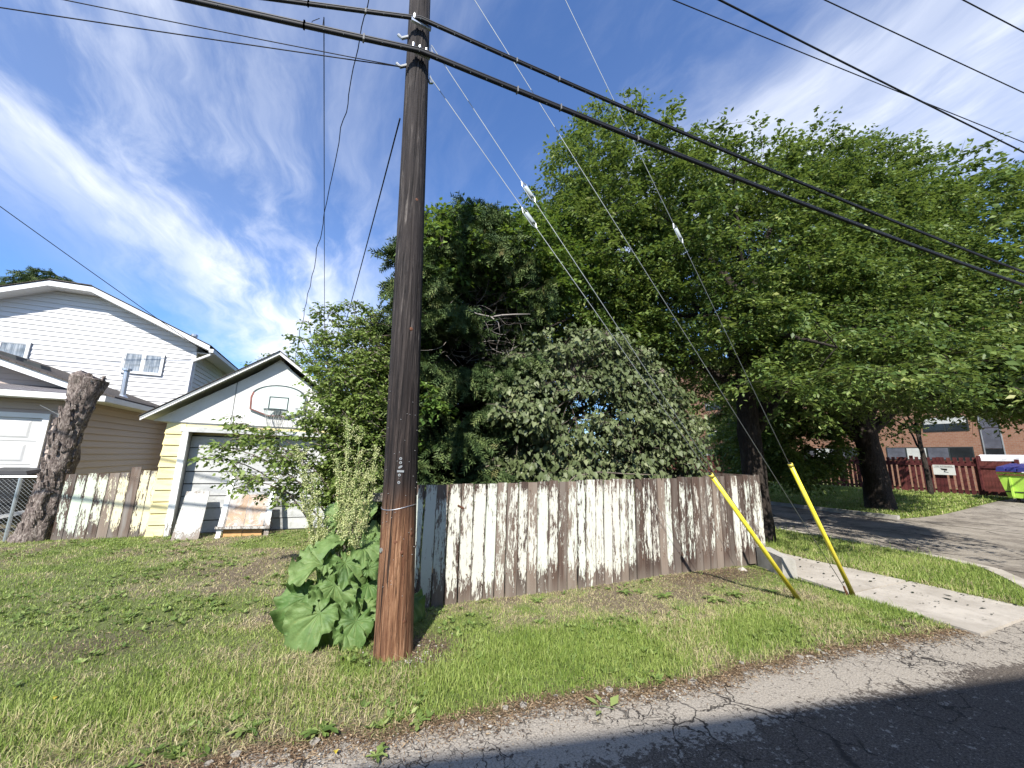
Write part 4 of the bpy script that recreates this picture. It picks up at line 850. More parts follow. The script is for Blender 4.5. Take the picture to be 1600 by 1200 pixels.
bundle('lower thick black cable bundle clamped to the pole, with the thin wires under it', 6.03, (34, 1.05, 6.55), .55, .024, (-16, 6.95, 6.1))
wire('wire', catenary((.30, 3.78, 5.97), (-24, 10.9, 6.6), .25), .006, 'cable_black', 'thin black wire, the lower one of the close pair reaching the pole from the left', 'wire')
wire('wire', catenary((.30, 3.79, 5.98), (-24, 9.6, 7.6), .5), .005, 'cable_black', 'thin black wire, the upper one of the close pair reaching the pole from the left', 'wire')
def sq(a, b, k, r, label, zig=0.0):
    pts = catenary(a, b, k, 80)
    if zig:
        pts = [p+Vector((zig*(vn(i*.45, 0, 0, 3)-.5), 0, 0)) for i, p in enumerate(pts)]
    return wire('service_wire', pts, r, 'cable_black', label, 'wire')
sq((-.60, 3.97, 6.38), (-.59, 13.0, 4.33), .02, .0055, 'straight thin wire dropping from the upper cable bundle towards the garage')
sq((.04, 3.2, 9.4), (-1.42, 13.0, 4.66), .15, .0075, 'wavy twisted wire sweeping down across the sky left of the pole', .05)
sq((.28, 3.95, 5.45), (-.27, 13.0, 5.01), .12, .0085, 'dark wire leaving the back of the pole just left of it, above the leafy shrub')
m = MB().tube([(-.64, 3.97, 6.34), (-.70, 3.95, 6.24), (-.69, 3.95, 6.16), (-.63, 3.96, 6.15), (-.60, 3.97, 6.2), (-.60, 3.97, 6.38)], .0035, 5)
m.build('drip_loop', 'cable_black', label='small loop of wire hanging under the upper cable bundle left of the pole', category='wire')
wire('service_wire', catenary((-14.0, 8.9, 11.6), (-4.55, 15.7, 5.05), .1), .010, 'cable_black', 'single wire running down to the eave of the white house', 'wire')
wire('power_line', catenary((.2, 3.62, 9.0), (45, -1.1, 9.3), .3, 60), .016, 'cable_black', 'thickest overhead power line above the big tree, lowest of the upper right lines', 'power line')
wire('power_line', catenary((.2, 4.38, 9.6), (45, -2.2, 9.8), .2, 60), .010, 'cable_black', 'thin power line just above the thickest one at the upper right', 'power line')
wire('power_line', catenary((.2, 3.6, 9.6), (45, -2.9, 9.8), .2, 60), .010, 'cable_black', 'thin power line crossing the sky at the upper right, second from the top', 'power line')
wire('power_line', catenary((.2, 2.95, 9.6), (45, -3.75, 9.8), .2, 60), .010, 'cable_black', 'power line cutting only the top right corner of the photo', 'power line')

# ------------------------------------------------------------------ guy wires
A1, A2 = Vector((5.55, 3.32, 0)), Vector((6.47, 3.18, 0))
def guy(anchor, top, fr_ins, label, guard=None, mat='steel_strand', r=.0042, gl=2.0):
    T = thing('guy_wire', label, 'guy wire', anchor); d = (top-anchor); Ln = d.length; u = d/Ln
    MB().tube([anchor+u*.05, top], r, 6).build('strand', mat, T, True)
    if fr_ins:
        c = anchor+d*fr_ins; s_ = u.cross(Vector((0, 1, 0))).normalized()
        ins = MB().tube([c-u*.075, c-u*.06, c+u*.06, c+u*.075], [.014, .023, .023, .014], 10).build('strain_insulator', 'porcelain', T, True)
        for sg in (-1, 1): MB().tube([c-u*.15, c-u*.09+s_*sg*.032, c+u*.09+s_*sg*.032, c+u*.15], .006, 6).build('bail', 'galvanised', ins)
    if guard:
        a, b = anchor+u*.03, anchor+u*gl; w = .0265; s_ = Vector((-.5, -.86, .1)).normalized()*.022
        q = [a+s_, a.lerp(b, .5)+s_, b+s_]; MB().tube(q, [w*1.02, w, w*.98], 20).build('guard', 'guard', T, True)
        MB().tube([b+s_-u*.03, b+s_+u*.014], w*1.12, 20).build('guard_collar', 'guard', T, True)
        MB().tube([b+s_+u*.010, b+s_+u*.016], w*.80, 16).build('guard_mouth', 'black_rubber', T)
    MB().tube([anchor+Vector((0, 0, -.1)), anchor+u*.16], .012, 8).build('anchor_rod', 'rusty', T)
    return T
guy(A1, Vector((.55, 3.8, 6.0)), .7485, 'guy wire sleeved in the left yellow guard, the lower strand to the pole', True, gl=2.02)
guy(A1+Vector((.03, .03, 0)), Vector((.54, 3.8, 6.44)), .7515, 'guy wire running just above the left guarded one to the upper pole clamp')
guy(A2, Vector((.22, 3.8, 11.75)), .4045, 'steep guy wire sleeved in the right yellow guard', True, gl=1.93)
guy(A2+Vector((-.03, .02, 0)), Vector((.36, 3.8, 8.2)), None, 'bare thin guy wire meeting the foot of the right yellow guard')

# ------------------------------------------------------------------ far right: red fence, bin, van, brick building
Rf = thing('picket_fence', 'dark red board fence across the street in front of the brick building', 'fence', (28, 14, .5))
y = 7.95; i = 0
while y < 27:
    top = 2.28; bx = MB().box(28, 28.03, y, y+.135, .52, top+random.uniform(-.02, .02)).build('board', 'red_stain' if random.random() < .7 else 'red_stain_light', Rf); y += .135+(.085 if (i % 7) < 5 else .01); i += 1
for z in (.62, 1.98): box('rail', 28.03, 28.09, 7.95, 27, z, z+.10, 'red_stain', Rf)
box('rail', 27.955, 27.997, 7.95, 27, 1.86, 1.99, 'red_stain', Rf)
for y in np.arange(7.9, 27, 2.4): box('post', 28.03, 28.14, y-.06, y+.06, .4, 2.36, 'red_stain', Rf)
yy = 6.80
while yy < 7.85: box('board', 27.96, 27.99, yy, yy+.098, .55, 2.12, 'red_stain_light', Rf); yy += .102
box('rail', 27.92, 27.957, 6.8, 7.85, 1.78, 1.90, 'red_stain', Rf); box('post', 27.92, 28.05, 7.86, 7.94, .4, 2.3, 'red_stain', Rf); box('post', 27.9, 28.05, 6.68, 6.79, .4, 2.2, 'red_stain', Rf)
yy = 2.0
while yy < 6.6: box('board', 28.4, 28.43, yy, yy+.13, .5, 2.15, 'red_stain', Rf); yy += .20
box('rail', 28.43, 28.5, 2.0, 6.7, 1.9, 2.0, 'red_stain', Rf)
for k in range(6): box('sleeper', 27.8+.01*(k % 2), 27.99, 7.2+k*3.2, 7.2+k*3.2+3.15, .18, .50, 'timber_grey', Rf)
Sg = thing('security_sign', 'white security camera sign on the dark red fence', 'sign', (27.9, 9.08, 1.4))
box('panel', 27.90, 27.93, 8.70, 9.47, 1.41, 1.90, 'sign_white', Sg)
m = MB().hexa([(27.894, 9.16, 1.66), (27.894, 8.98, 1.62), (27.899, 8.98, 1.62), (27.899, 9.16, 1.66), (27.894, 9.20, 1.73), (27.894, 8.95, 1.71), (27.899, 8.95, 1.71), (27.899, 9.20, 1.73)]); m.hexa([(27.894, 9.10, 1.55), (27.894, 8.93, 1.53), (27.899, 8.93, 1.53), (27.899, 9.10, 1.55), (27.894, 9.09, 1.57), (27.894, 8.93, 1.55), (27.899, 8.93, 1.55), (27.899, 9.09, 1.57)])
m.bar((27.896, 9.06, 1.63), (27.896, 9.03, 1.555), .004, .025, (1, 0, 0)); m.build('camera_symbol', 'sign_black', Sg)
box('line', 27.896, 27.899, 8.73, 9.44, 1.775, 1.785, 'sign_black', Sg)
text_mesh('lettering', 'VIDEO SURVEILLANCE', .062, (27.898, 9.085, 1.815), (R(90), 0, R(-90)), 'sign_black', Sg)
Dp = thing('dumpster', 'lime green dumpster with a dark blue ribbed lid at the right edge', 'dumpster', (26.4, 5.6, .45))
MB().hexa([(25.75, 4.3, .60), (27.0, 4.3, .60), (27.0, 6.62, .60), (25.75, 6.62, .60), (25.6, 4.2, 1.62), (27.2, 4.2, 1.62), (27.2, 6.78, 1.62), (25.6, 6.78, 1.62)]).build('body', 'lime_paint', Dp)
box('band', 25.58, 25.64, 4.2, 6.78, 1.50, 1.56, 'rusty', Dp); box('band', 25.70, 25.75, 4.3, 6.66, .82, .86, 'dark_metal', Dp)
for yy in (6.45, 6.0, 5.5, 5.0): box('rib', 25.62, 25.70, yy-.03, yy+.03, .66, 1.5, 'lime_paint', Dp)
box('label_patch', 25.60, 25.63, 5.75, 5.95, 1.05, 1.38, 'dark_metal', Dp)
for k in range(9):
    ya = 4.2+k*.288; MB().hexa([(25.55, ya, 1.66), (27.2, ya, 1.66), (27.2, ya+.27, 1.66), (25.55, ya+.27, 1.66), (25.55, ya+.04, 1.84), (27.2, ya+.04, 2.02), (27.2, ya+.23, 2.02), (25.55, ya+.23, 1.84)]).build('lid_rib', 'blue_lid', Dp)
for xx in (25.9, 26.9):
    for yy in (4.5, 6.4): MB().tube([(xx, yy-.04, .50), (xx, yy+.04, .50)], .09, 12).build('wheel', 'black_rubber', Dp)
Vn = thing('van', 'white van roof showing above the red fence', 'van', (30.6, 6.2, .47))
MB().hexa([(29.7, 3.6, .8), (31.6, 3.6, .8), (31.6, 8.5, .8), (29.7, 8.5, .8), (29.75, 4.2, 2.3), (31.55, 4.2, 2.3), (31.55, 8.45, 2.3), (29.75, 8.45, 2.3)]).build('body', 'van_white', Vn)
MB().hexa([(29.75, 4.2, 2.3), (31.55, 4.2, 2.3), (31.55, 8.45, 2.3), (29.75, 8.45, 2.3), (29.95, 4.8, 2.44), (31.35, 4.8, 2.44), (31.35, 8.35, 2.46), (29.95, 8.35, 2.46)]).build('roof', 'van_white', Vn)
for yy in (4.6, 7.5):
    MB().tube([(29.72, yy, .82), (29.95, yy, .82)], .34, 20).build('wheel', 'black_rubber', Vn)
box('window', 29.70, 29.74, 4.5, 5.6, 1.6, 2.15, 'window_dark', Vn)
Bb = thing('brick_building', 'long brown brick building with dark window bands beyond the red fence', 'building', (41, 12, .4))
BX = 36.0
box('wall', BX, BX+12, -8, 40, .2, 12, 'brick', Bb)
def bwin(ya, yb, za, zb, cells, mats):
    fr = box('window', BX-.03, BX, ya, yb, za, zb, 'dark_metal', Bb)
    w = (yb-ya)/cells
    for c in range(cells):
        mt = mats[c % len(mats)]; box('pane', BX-.045, BX-.03, ya+c*w+.05, ya+(c+1)*w-.05, za+.06, zb-.06, mt, fr)
    return fr
for s_ in range(4):
    y0 = 10.25+s_*5.6
    bwin(y0, y0+4.2, 2.25, 3.10, 4, ['window_dark', 'window_grey', 'blind_white', 'window_grey'])
    for z in (4.1, 7.2):
        fr = bwin(y0, y0+2.1, z, z+.95, 2, ['window_dark', 'window_dark']); box('blind', BX-.052, BX-.046, y0+.08, y0+2.0, z+.5, z+.88, 'blind_white', fr)
for yb in (9.05, -1.5):
    for (za, zb, mt) in ((2.55, 2.95, 'window_dark'), (2.99, 4.2, 'window_grey'), (4.24, 5.6, 'window_grey'), (5.64, 7.3, 'window_grey'), (7.34, 9.0, 'window_grey'), (9.05, 11.0, 'window_dark')):
        box('spandrel_panel', BX-.03, BX, yb, yb+.72, za, zb, mt, Bb)
    box('panel_edge', BX-.05, BX, yb-.05, yb-.002, 2.5, 11, 'galvanised_dull', Bb); box('panel_edge', BX-.05, BX, yb+.722, yb+.77, 2.5, 11, 'galvanised_dull', Bb)
box('coping', BX-.1, BX+12, -8, 40, 12.0, 12.2, 'concrete_old', Bb)

# building behind the viewer whose shadow lies on the alley
Bk = thing('rear_building', 'building across the alley, behind the viewer, that shades the near asphalt', 'building', (5, -9, 0))
ang = R(-11.5); ux, uy = math.cos(ang), math.sin(ang); c0 = Vector((-3.62, -3.72, 0))
def bp(u, v, z): return (c0.x+ux*u+uy*v, c0.y+uy*u-ux*v, z)
m = MB(); m.prism([bp(0, 0, 0), bp(24, 0, 0), bp(24, 9, 0), bp(0, 9, 0)][::-1], (0, 0, 6.5)); m.build('wall', 'stucco_neutral', Bk)
MB().prism([bp(-.05, -.05, 6.5), bp(24.1, -.05, 6.5), bp(24.1, 9.1, 6.5), bp(-.05, 9.1, 6.5)][::-1], (0, 0, .15)).build('roof_edge', 'white_trim', Bk)
for u in (2, 6, 10, 14, 18):
    for z in (1.0, 3.9):
        w_ = MB().prism([bp(u, -.04, z), bp(u+1.3, -.04, z), bp(u+1.3, 0, z), bp(u, 0, z)][::-1], (0, 0, 1.2)).build('window', 'window_dark', Bk)
# ================================================================== vegetation
def tubes_np(segs, n=4):
    """segs: list of (pts (k,3), radii (k)) -> V, F with n-sided tubes, k equal within call groups"""
    Vs, Fs, base = [], [], 0; ang = np.linspace(0, 2*math.pi, n, endpoint=False)
    for P_, r_ in segs:
        P_ = np.asarray(P_, float); k = len(P_); T = unit(np.gradient(P_, axis=0)); ref = np.array([0.3, 0.2, 1.0]) if abs(T[0][2]) < .9 else np.array([1.0, 0.1, 0])
        A = unit(np.cross(T, ref)); B = np.cross(T, A); r_ = np.asarray(r_, float)[:, None, None]
        V = P_[:, None]+(A[:, None]*np.cos(ang)[None, :, None]+B[:, None]*np.sin(ang)[None, :, None])*r_
        I = base+np.arange(k*n).reshape(k, n); J = np.roll(I, -1, 1); Fs.append(np.stack([I[:-1], J[:-1], J[1:], I[1:]], -1).reshape(-1, 4)); Vs.append(V.reshape(-1, 3)); base += k*n
    return np.concatenate(Vs), np.concatenate(Fs)
def bez(a, b, c, k=8):
    t = np.linspace(0, 1, k)[:, None]; a, b, c = map(np.asarray, (a, b, c)); return a*(1-t)**2+2*b*t*(1-t)+c*t*t

def sprays(centers, out, n_leaf, rad, flat, ll, lw, droop=.25, twiglets=5, bright=None, downness=.35, upn=.9):
    """leaf pads: each centre gets twiglets fanning outwards with leaves on both sides. returns pos, axis, normal, len, width, rnd, twig segs"""
    N = len(centers); per = n_leaf//twiglets
    o = unit(out*np.array([1, 1, .35])+RNG.normal(size=(N, 3))*.25)
    P, A, Nn, Rn = [], [], [], []; segs = []
    base = np.repeat(RNG.random(N) if bright is None else bright, per)
    for q in range(twiglets):
        d = unit(o+RNG.normal(size=(N, 3))*np.array([.85, .85, .30])); L = rad*(.6+.6*RNG.random(N))
        st = centers-d*L[:, None]*.45
        t = RNG.random((N, per)); t = np.sort(t, 1)
        p = st[:, None]+d[:, None]*(L[:, None]*t*1.35)[..., None]; p[..., 2] -= droop*rad*(t**2)*1.3
        side = unit(np.cross(d, [0, 0, 1.0])); sg = np.where(RNG.random((N, per)) < .5, -1, 1)
        p += side[:, None]*(sg*RNG.random((N, per))*lw*1.5)[..., None]+RNG.normal(size=p.shape)*flat
        ax = d[:, None]*.65+side[:, None]*sg[..., None]*.8+RNG.normal(size=p.shape)*.35; ax[..., 2] -= downness
        nr = np.array([0, 0, upn])+RNG.normal(size=p.shape)*.42
        P.append(p.reshape(-1, 3)); A.append(ax.reshape(-1, 3)); Nn.append(nr.reshape(-1, 3)); Rn.append(np.clip(base*.55+.42*RNG.random(N*per)**1.2+.02, 0, 1))
        if q < 2:
            for i in range(0, N, 2):
                e = st[i]+d[i]*L[i]*1.3; e[2] -= droop*rad; segs.append((np.array([st[i], (st[i]+e)/2+[0, 0, .03], e]), [.006, .004, .002]))
    P = np.concatenate(P); n = len(P); sz = .55+.9*RNG.random(n)
    return P, np.concatenate(A), np.concatenate(Nn), ll*sz, lw*sz, np.concatenate(Rn), segs

def crown_points(c, rad, n, seed, shell=.55, gap=.45, lump=.35, zmin=None, f=.55, keep=None):
    """points in a lumpy ellipsoid, denser near the surface, with noise gaps"""
    out, dirs = [], []; c = np.array(c, float); rad = np.array(rad, float); tot = 0
    while tot < n:
        d = rvec(n*2); r_ = (shell+(1-shell)*RNG.random(len(d))**.6); lm = 1-lump+2*lump*fbm(d[:, 0]*2.1+5, d[:, 1]*2.1, d[:, 2]*2.1+3, seed, 3)
        p = c+d*rad*(r_*lm)[:, None]; g = fbm(p[:, 0]*f, p[:, 1]*f, p[:, 2]*f*2.8, seed+9, 3); ok = g > gap
        if zmin is not None: ok &= p[:, 2] > (zmin(p) if callable(zmin) else zmin)
        if keep is not None: ok &= keep(p)
        out.append(p[ok]); dirs.append(d[ok]); tot += ok.sum()
    return np.concatenate(out)[:n], np.concatenate(dirs)[:n]

def leafy(name, parent, P, A, N, L, W_, rn, mat, tmpl=LEAF, kind='stuff'):
    V, F = scatter(tmpl, P, A, N, L, W_); k = len(tmpl[0])
    return put(name, V, F, mat, parent, {'rnd': np.repeat(rn, k)}, origin=tuple(P.mean(0)), kind=kind)

def limbs(root_pts, root_r, targets, n_main, seed, thick=.5, sag=.0):
    """main limbs from the upper trunk towards spread-out targets, then twigs to each target"""
    rng = np.random.default_rng(seed); T = targets; idx = [int(rng.integers(len(T)))]
    D = np.linalg.norm(T-T[idx[0]], axis=1)
    while len(idx) < n_main: j = int(np.argmax(D*(.7+.3*rng.random(len(T))))); idx.append(j); D = np.minimum(D, np.linalg.norm(T-T[j], axis=1))
    root = np.asarray(root_pts, float); main, nodes, nr = [], [], []
    for i in idx:
        e = T[i]*.82+root[-1]*.18; zq = rng.uniform(.15, 1.0); s_ = root[0]+(root[-1]-root[0])*zq
        mid = s_*.5+e*.5+np.array([0, 0, .18*np.linalg.norm(e-s_)])+rng.normal(size=3)*.25
        b = bez(s_, mid, e, 14); b += np.cumsum(rng.normal(size=b.shape)*.035, 0); r0 = thick*root_r*rng.uniform(.7, 1.1); rr = np.linspace(r0, .018, 14); main.append((b, rr)); nodes.append(b[2:]); nr.append(rr[2:])
    n0 = sum(len(q) for q in nodes); NB = np.zeros((n0+len(T)*3, 3)); NR = np.zeros(n0+len(T)*3); NB[:n0] = np.concatenate(nodes); NR[:n0] = np.concatenate(nr); cnt = n0; tw = []
    d0 = np.array([np.linalg.norm(NB[:n0]-p, axis=1).min() for p in T]); PD = np.linalg.norm(NB[:n0]-root[-1], axis=1); PDa = np.zeros(len(NB)); PDa[:n0] = PD*.35
    for i in np.argsort(d0):                                   # nearest first, so later twigs fork off earlier ones
        p = T[i]; dd_ = np.linalg.norm(NB[:cnt]-p, axis=1); j = int(np.argmin(dd_+.12*PDa[:cnt]+(NB[:cnt, 2] > p[2]+.25)*.6)); s_ = NB[j]; L_ = dd_[j]
        m_ = s_*.45+p*.55+np.array([0, 0, .10*L_])+rng.normal(size=3)*.12*L_; r0 = min(NR[j]*.75, .008+.008*L_); b = bez(s_, m_, p, 5); rr = np.linspace(r0, .0035, 5); tw.append((b, rr))
        NB[cnt:cnt+3] = b[1:4]; NR[cnt:cnt+3] = rr[1:4]; PDa[cnt:cnt+3] = PDa[j]+L_; cnt += 3
    return main, tw

def tree(name, label, base, trunk, trunk_r, crowns, ncl, nleaf, rad, ll, lw, mat='elm_leaf', bark='bark_dark', n_main=12, seed=1, tmpl=LEAF, extra=None, droop=.3, group=None, thick=.55, keep=None, **kw):
    T = thing(name, label, 'tree', base, group); C_, D_ = [], []
    tv = sum(c[2] for c in crowns)
    for i, (c, r_, w, gap) in enumerate(crowns):
        a, b = crown_points(c, r_, int(ncl*w/tv), seed*13+i, gap=gap, keep=keep, **kw); C_.append(a); D_.append(b)
    C_ = np.concatenate(C_); D_ = np.concatenate(D_)
    if extra is not None: C_ = np.concatenate([C_, extra]); D_ = np.concatenate([D_, unit(extra-np.array(crowns[0][0]))])
    P, A, N, L, W_, rn, segs = sprays(C_, D_, nleaf, rad, .02, ll, lw, droop)
    leafy('crown', T, P, A, N, L, W_, rn, mat, tmpl)
    k = len(trunk)//3
    main, tw = limbs(trunk[k:], trunk_r[k], C_, n_main, seed, thick)
    noisy_tube([tuple(p) for p in trunk], list(trunk_r), 28, trunk_r[0]*.16, 7, seed, rings=50).build('trunk', bark, T, smooth=True)
    V, F = tubes_np(main, 8); put('limbs', V, F, bark, T, smooth=True, kind='stuff')
    V, F = tubes_np(tw+segs, 3); put('twigs', V, F, bark, T, kind='stuff')
    return T, C_

# big street elm between sidewalk and street
def elm_keep(p):
    lowz = 3.5+1.0*fbm(p[:, 0]*.5, p[:, 1]*.5, 0, 3); r_ = np.hypot(p[:, 0]-8.9, p[:, 1]-6.0)
    behind = p[:, 1] > 4.05-.078*p[:, 0]*.9+.45     # stays clear of the cables along the alley
    return (p[:, 2] > np.where(r_ > 4.2, 2.9, lowz)) & (behind | (p[:, 2] < 4.2))
ex = []
for (sx, sy, sz, dx, dy, n_) in ((8.4, 2.6, 3.2, .8, .5, 22), (9.6, 2.2, 3.0, 1.2, .6, 26), (11.2, 2.8, 3.1, 1.3, .6, 26), (12.6, 3.4, 3.3, 1.2, .8, 22), (7.3, 3.7, 3.1, .6, .6, 14), (10.3, 3.0, 4.1, 1.6, .8, 30), (12.0, 2.9, 4.1, 1.4, .5, 26), (8.0, 4.75, 3.5, .55, .3, 26), (8.4, 4.6, 3.0, .5, .25, 14), (7.7, 5.1, 4.3, .7, .4, 26), (9.4, 4.4, 3.6, .8, .4, 26)):
    ex.append(np.array([sx, sy, sz])+RNG.normal(size=(n_, 3))*np.array([dx, dy, .16])-np.array([0, 0, 1])*0)
ex = np.concatenate(ex)
tree('street_elm', 'large spreading green elm beside the sidewalk, biggest crown in the photo', (8.9, 6.0, 0),
     [(8.92, 6.02, -.1), (8.9, 6.0, .25), (8.85, 5.98, 1.2), (8.75, 5.95, 2.4), (8.7, 5.9, 3.6), (8.75, 5.9, 4.8), (8.9, 5.9, 6.0)], [.36, .28, .25, .23, .20, .16, .11],
     [((9.7, 6.9, 6.2), (4.9, 4.7, 3.8), 1.0, .38), ((6.7, 7.5, 8.2), (2.7, 2.6, 3.0), .45, .38), ((5.4, 7.3, 6.4), (2.0, 1.9, 2.9), .25, .38), ((13.4, 4.9, 6.2), (3.6, 2.4, 3.2), .50, .38), ((10.4, 9.6, 7.6), (3.0, 3.0, 2.8), .22, .40), ((10.2, 4.6, 5.0), (2.9, 1.5, 1.6), .26, .38), ((11.5, 3.2, 3.6), (2.6, 1.3, .75), .20, .36), ((11.3, 5.9, 7.9), (2.8, 2.3, 2.9), .40, .36), ((14.2, 5.3, 8.6), (2.7, 2.2, 3.2), .42, .36), ((6.2, 7.4, 4.7), (1.7, 1.4, 1.5), .10, .38)], 6900, 66, .44, .092, .050, n_main=14, seed=3, extra=ex, keep=elm_keep, shell=.45, lump=.20, thick=.42)
tree('elm', 'thick-trunked shaded tree on the far lawn in front of the red fence', (20.3, 8.6, .03),
     [(20.3, 8.6, -.1), (20.28, 8.6, .35), (20.25, 8.62, 1.4), (20.2, 8.7, 3.0), (20.2, 8.8, 5.0), (20.2, 9, 7.0)], [.58, .47, .42, .38, .3, .2],
     [((20.0, 9.5, 8.0), (6.0, 6.0, 5.0), 1.0, .42), ((18.0, 5.3, 8.0), (4.4, 2.9, 4.3), .85, .36), ((17.3, 9.9, 2.8), (2.4, 2.2, 2.2), .50, .34), ((18.6, 12.5, 3.2), (2.0, 2.0, 2.6), .22, .40)], 2700, 54, .66, .15, .085, n_main=14, seed=5, shell=.5, lump=.2, keep=lambda p: (p[:, 1] > 2.95) & (p[:, 2] > np.where(p[:, 1] > 8.9, 1.2, 3.9)))
tree('young_tree', 'slim young tree with a thin dark trunk in front of the brick building', (26.6, 9.25, .4),
     [(26.6, 9.25, .3), (26.6, 9.25, 1.2), (26.55, 9.27, 2.2), (26.5, 9.3, 3.2), (26.5, 9.3, 4.5)], [.12, .11, .10, .09, .05], [((26.5, 9.6, 5.0), (1.9, 1.9, 1.7), 1, .42)], 110, 50, .6, .16, .08, n_main=6, seed=8)
# background greenery
tree('tree', 'leafy tree top showing behind the ridge of the yellow garage', (-1.9, 19, 0), [(-1.9, 19, 0), (-1.9, 19, 2), (-1.9, 19, 4)], [.2, .16, .1], [((-2.2, 19, 4.6), (1.6, 1.6, 1.6), 1, .4)], 110, 40, .45, .13, .07, mat='vine_leaf', n_main=5, seed=9)
for q, (x_, y_, h_, r_) in enumerate(((14.5, 30, 9, 4.2), (7, 24, 8, 3.6), (21, 34, 10, 5), (3.0, 20, 6.5, 2.6), (33, 24, 10, 4.5))):
    tree('background_tree', ['distant green tree behind the street elm trunk, far up the street', 'round green tree in the yards beyond the lilac', 'distant tall tree at the far end of the street', 'green tree behind the dark spruce and the garage', 'green tree standing at the far end of the brick building'][q], (x_, y_, 0), [(x_, y_, 0), (x_, y_, h_*.25), (x_, y_, h_*.6)], [.3, .24, .12],
         [((x_, y_, h_*.58), (r_, r_, h_*.42), 1, .38)], 260, 40, .8, .24, .13, n_main=6, seed=20+q, group=None)

# ---- spruces
def spruce(name, label, base, H, Rf, z0, nlay, per, seed, sprig=.17, holes=None, dens=1.0):
    T = thing(name, label, 'spruce', base); bx, by, bz = base; rng = np.random.default_rng(seed)
    MB().tube([(bx, by, bz-.1), (bx+.02, by, bz+H*.5), (bx, by, bz+H*.98)], [.17, .11, .03], 12).build('trunk', 'bark_dark', T, smooth=True)
    segs, P, A, Nn, rn = [], [], [], [], []
    for L_ in range(nlay):
        z = z0+(H-z0)*(L_/nlay)**.95
        for b in range(per):
            a = 6.283*(b+rng.random()*.8)/per+L_*.7; R_ = Rf(z/H)*(.72+.4*rng.random()); 
            if R_ < .08: continue
            d = np.array([math.cos(a), math.sin(a), 0]); k = 9; t = np.linspace(0, 1, k)
            zz = z+bz-R_*.52*t**1.3+R_*.30*t**4+rng.normal()*.04; c = np.stack([bx+d[0]*R_*t, by+d[1]*R_*t, zz], -1)
            segs.append((c, np.linspace(.022, .004, k))); sd_ = np.array([-d[1], d[0], 0])
            if holes is not None and holes(c[-1]): 
                if rng.random() < .8: continue
            ns = int(R_*15*dens)
            for s_ in range(ns):
                u = (.18+.82*rng.random()**.75); f = u*(k-1); i = min(int(f), k-2); p0 = c[i]*(1-f+i)+c[i+1]*(f-i)
                dr = unit(d*rng.uniform(.1, .9)+sd_*rng.normal()*.9+np.array([0, 0, -rng.uniform(.25, 1.1)])); ln = rng.uniform(.12, .36)*(.6+.4*R_)
                nk = max(2, int(ln/.05)); tt = (np.arange(nk)+.3)/nk
                pp = p0+dr*(ln*tt)[:, None]+rng.normal(size=(nk, 3))*.012; P.append(pp); A.append(np.tile(dr, (nk, 1))+rng.normal(size=(nk, 3))*.45+d*.2); Nn.append(rng.normal(size=(nk, 3))); rn.append(np.clip(rng.random()*.45+.45*u*rng.random(nk)+.15*rng.random(nk), 0, 1))
    P, A, Nn, rn = map(np.concatenate, (P, A, Nn, rn))
    # a sprig: short needles either side of a twig
    v, f = [], []
    for k in range(6):
        t = k/6; sg = 1 if k % 2 else -1
        for zz in (.5, -.5):
            b = len(v); v += [(0, t, 0), (0, t+.22, 0), (sg*.42, t+.40, zz*.55)]; f.append((b, b+1, b+2))
    tm = (np.array(v), np.array(f)); leafy('foliage', T, P, A, Nn, sprig*(.7+.5*rng.random(len(P))), sprig*.62, rn, 'spruce_needle', tm)
    V, F = tubes_np(segs, 4); put('branches', V, F, 'bark_dark', T, kind='stuff'); return T
spruce('spruce_tree', 'tall dark drooping spruce just behind the fence to the right of the pole', (2.25, 7.3, 0), 7.25, lambda q: 1.78*np.interp(q, [0, .25, .6, .8, .92, 1], [.8, 1.0, 1.0, .95, .62, .10]), .35, 34, 11, 4,
       holes=lambda p: (1.5 < p[0] < 3.2) and p[1] < 6.9 and 3.3 < p[2] < 4.9, dens=1.35)
spruce('spruce_tree', 'dark evergreen top peeking over the clipped gable of the white house', (-13.45, 25, 0), 10.2, lambda q: 1.75*np.interp(q, [0, .75, .92, 1], [1, 1, .85, .3]), 5.5, 16, 10, 6, sprig=.22, dens=.8)
# bare dead branches in the hollow of the spruce
Db = thing('dead_branch', 'bare pale dead branch sticking out of the hollow in the spruce', 'branch', (2.0, 6.6, 4.1)); rng = np.random.default_rng(5); segs = []
MB().tube([(1.75, 5.98, 4.17), (1.95, 5.92, 4.09), (2.2, 5.9, 4.07), (2.4, 5.9, 4.14), (2.65, 5.9, 4.20), (2.95, 5.9, 4.26)], [.004, .012, .014, .014, .011, .006], 6).build('stem', 'dead_twig', Db, True)
MB().tube([(2.2, 5.9, 4.07), (2.32, 5.86, 3.98), (2.36, 5.86, 3.78)], [.010, .009, .004], 6).build('fork', 'dead_twig', Db, True)
for q in range(150):
    s_ = np.array([rng.uniform(1.5, 3.0), rng.uniform(6.3, 6.9), rng.uniform(3.4, 5.0)]); e = s_+np.array([rng.normal()*.35, -rng.uniform(.1, .4), rng.normal()*.30]); m_ = (s_+e)/2+rng.normal(size=3)*.12
    segs.append((bez(s_, m_, e, 6), np.linspace(.006, .0015, 6)))
V, F = tubes_np(segs, 3); put('bare_twigs', V, F, 'dead_twig', Db, kind='stuff')

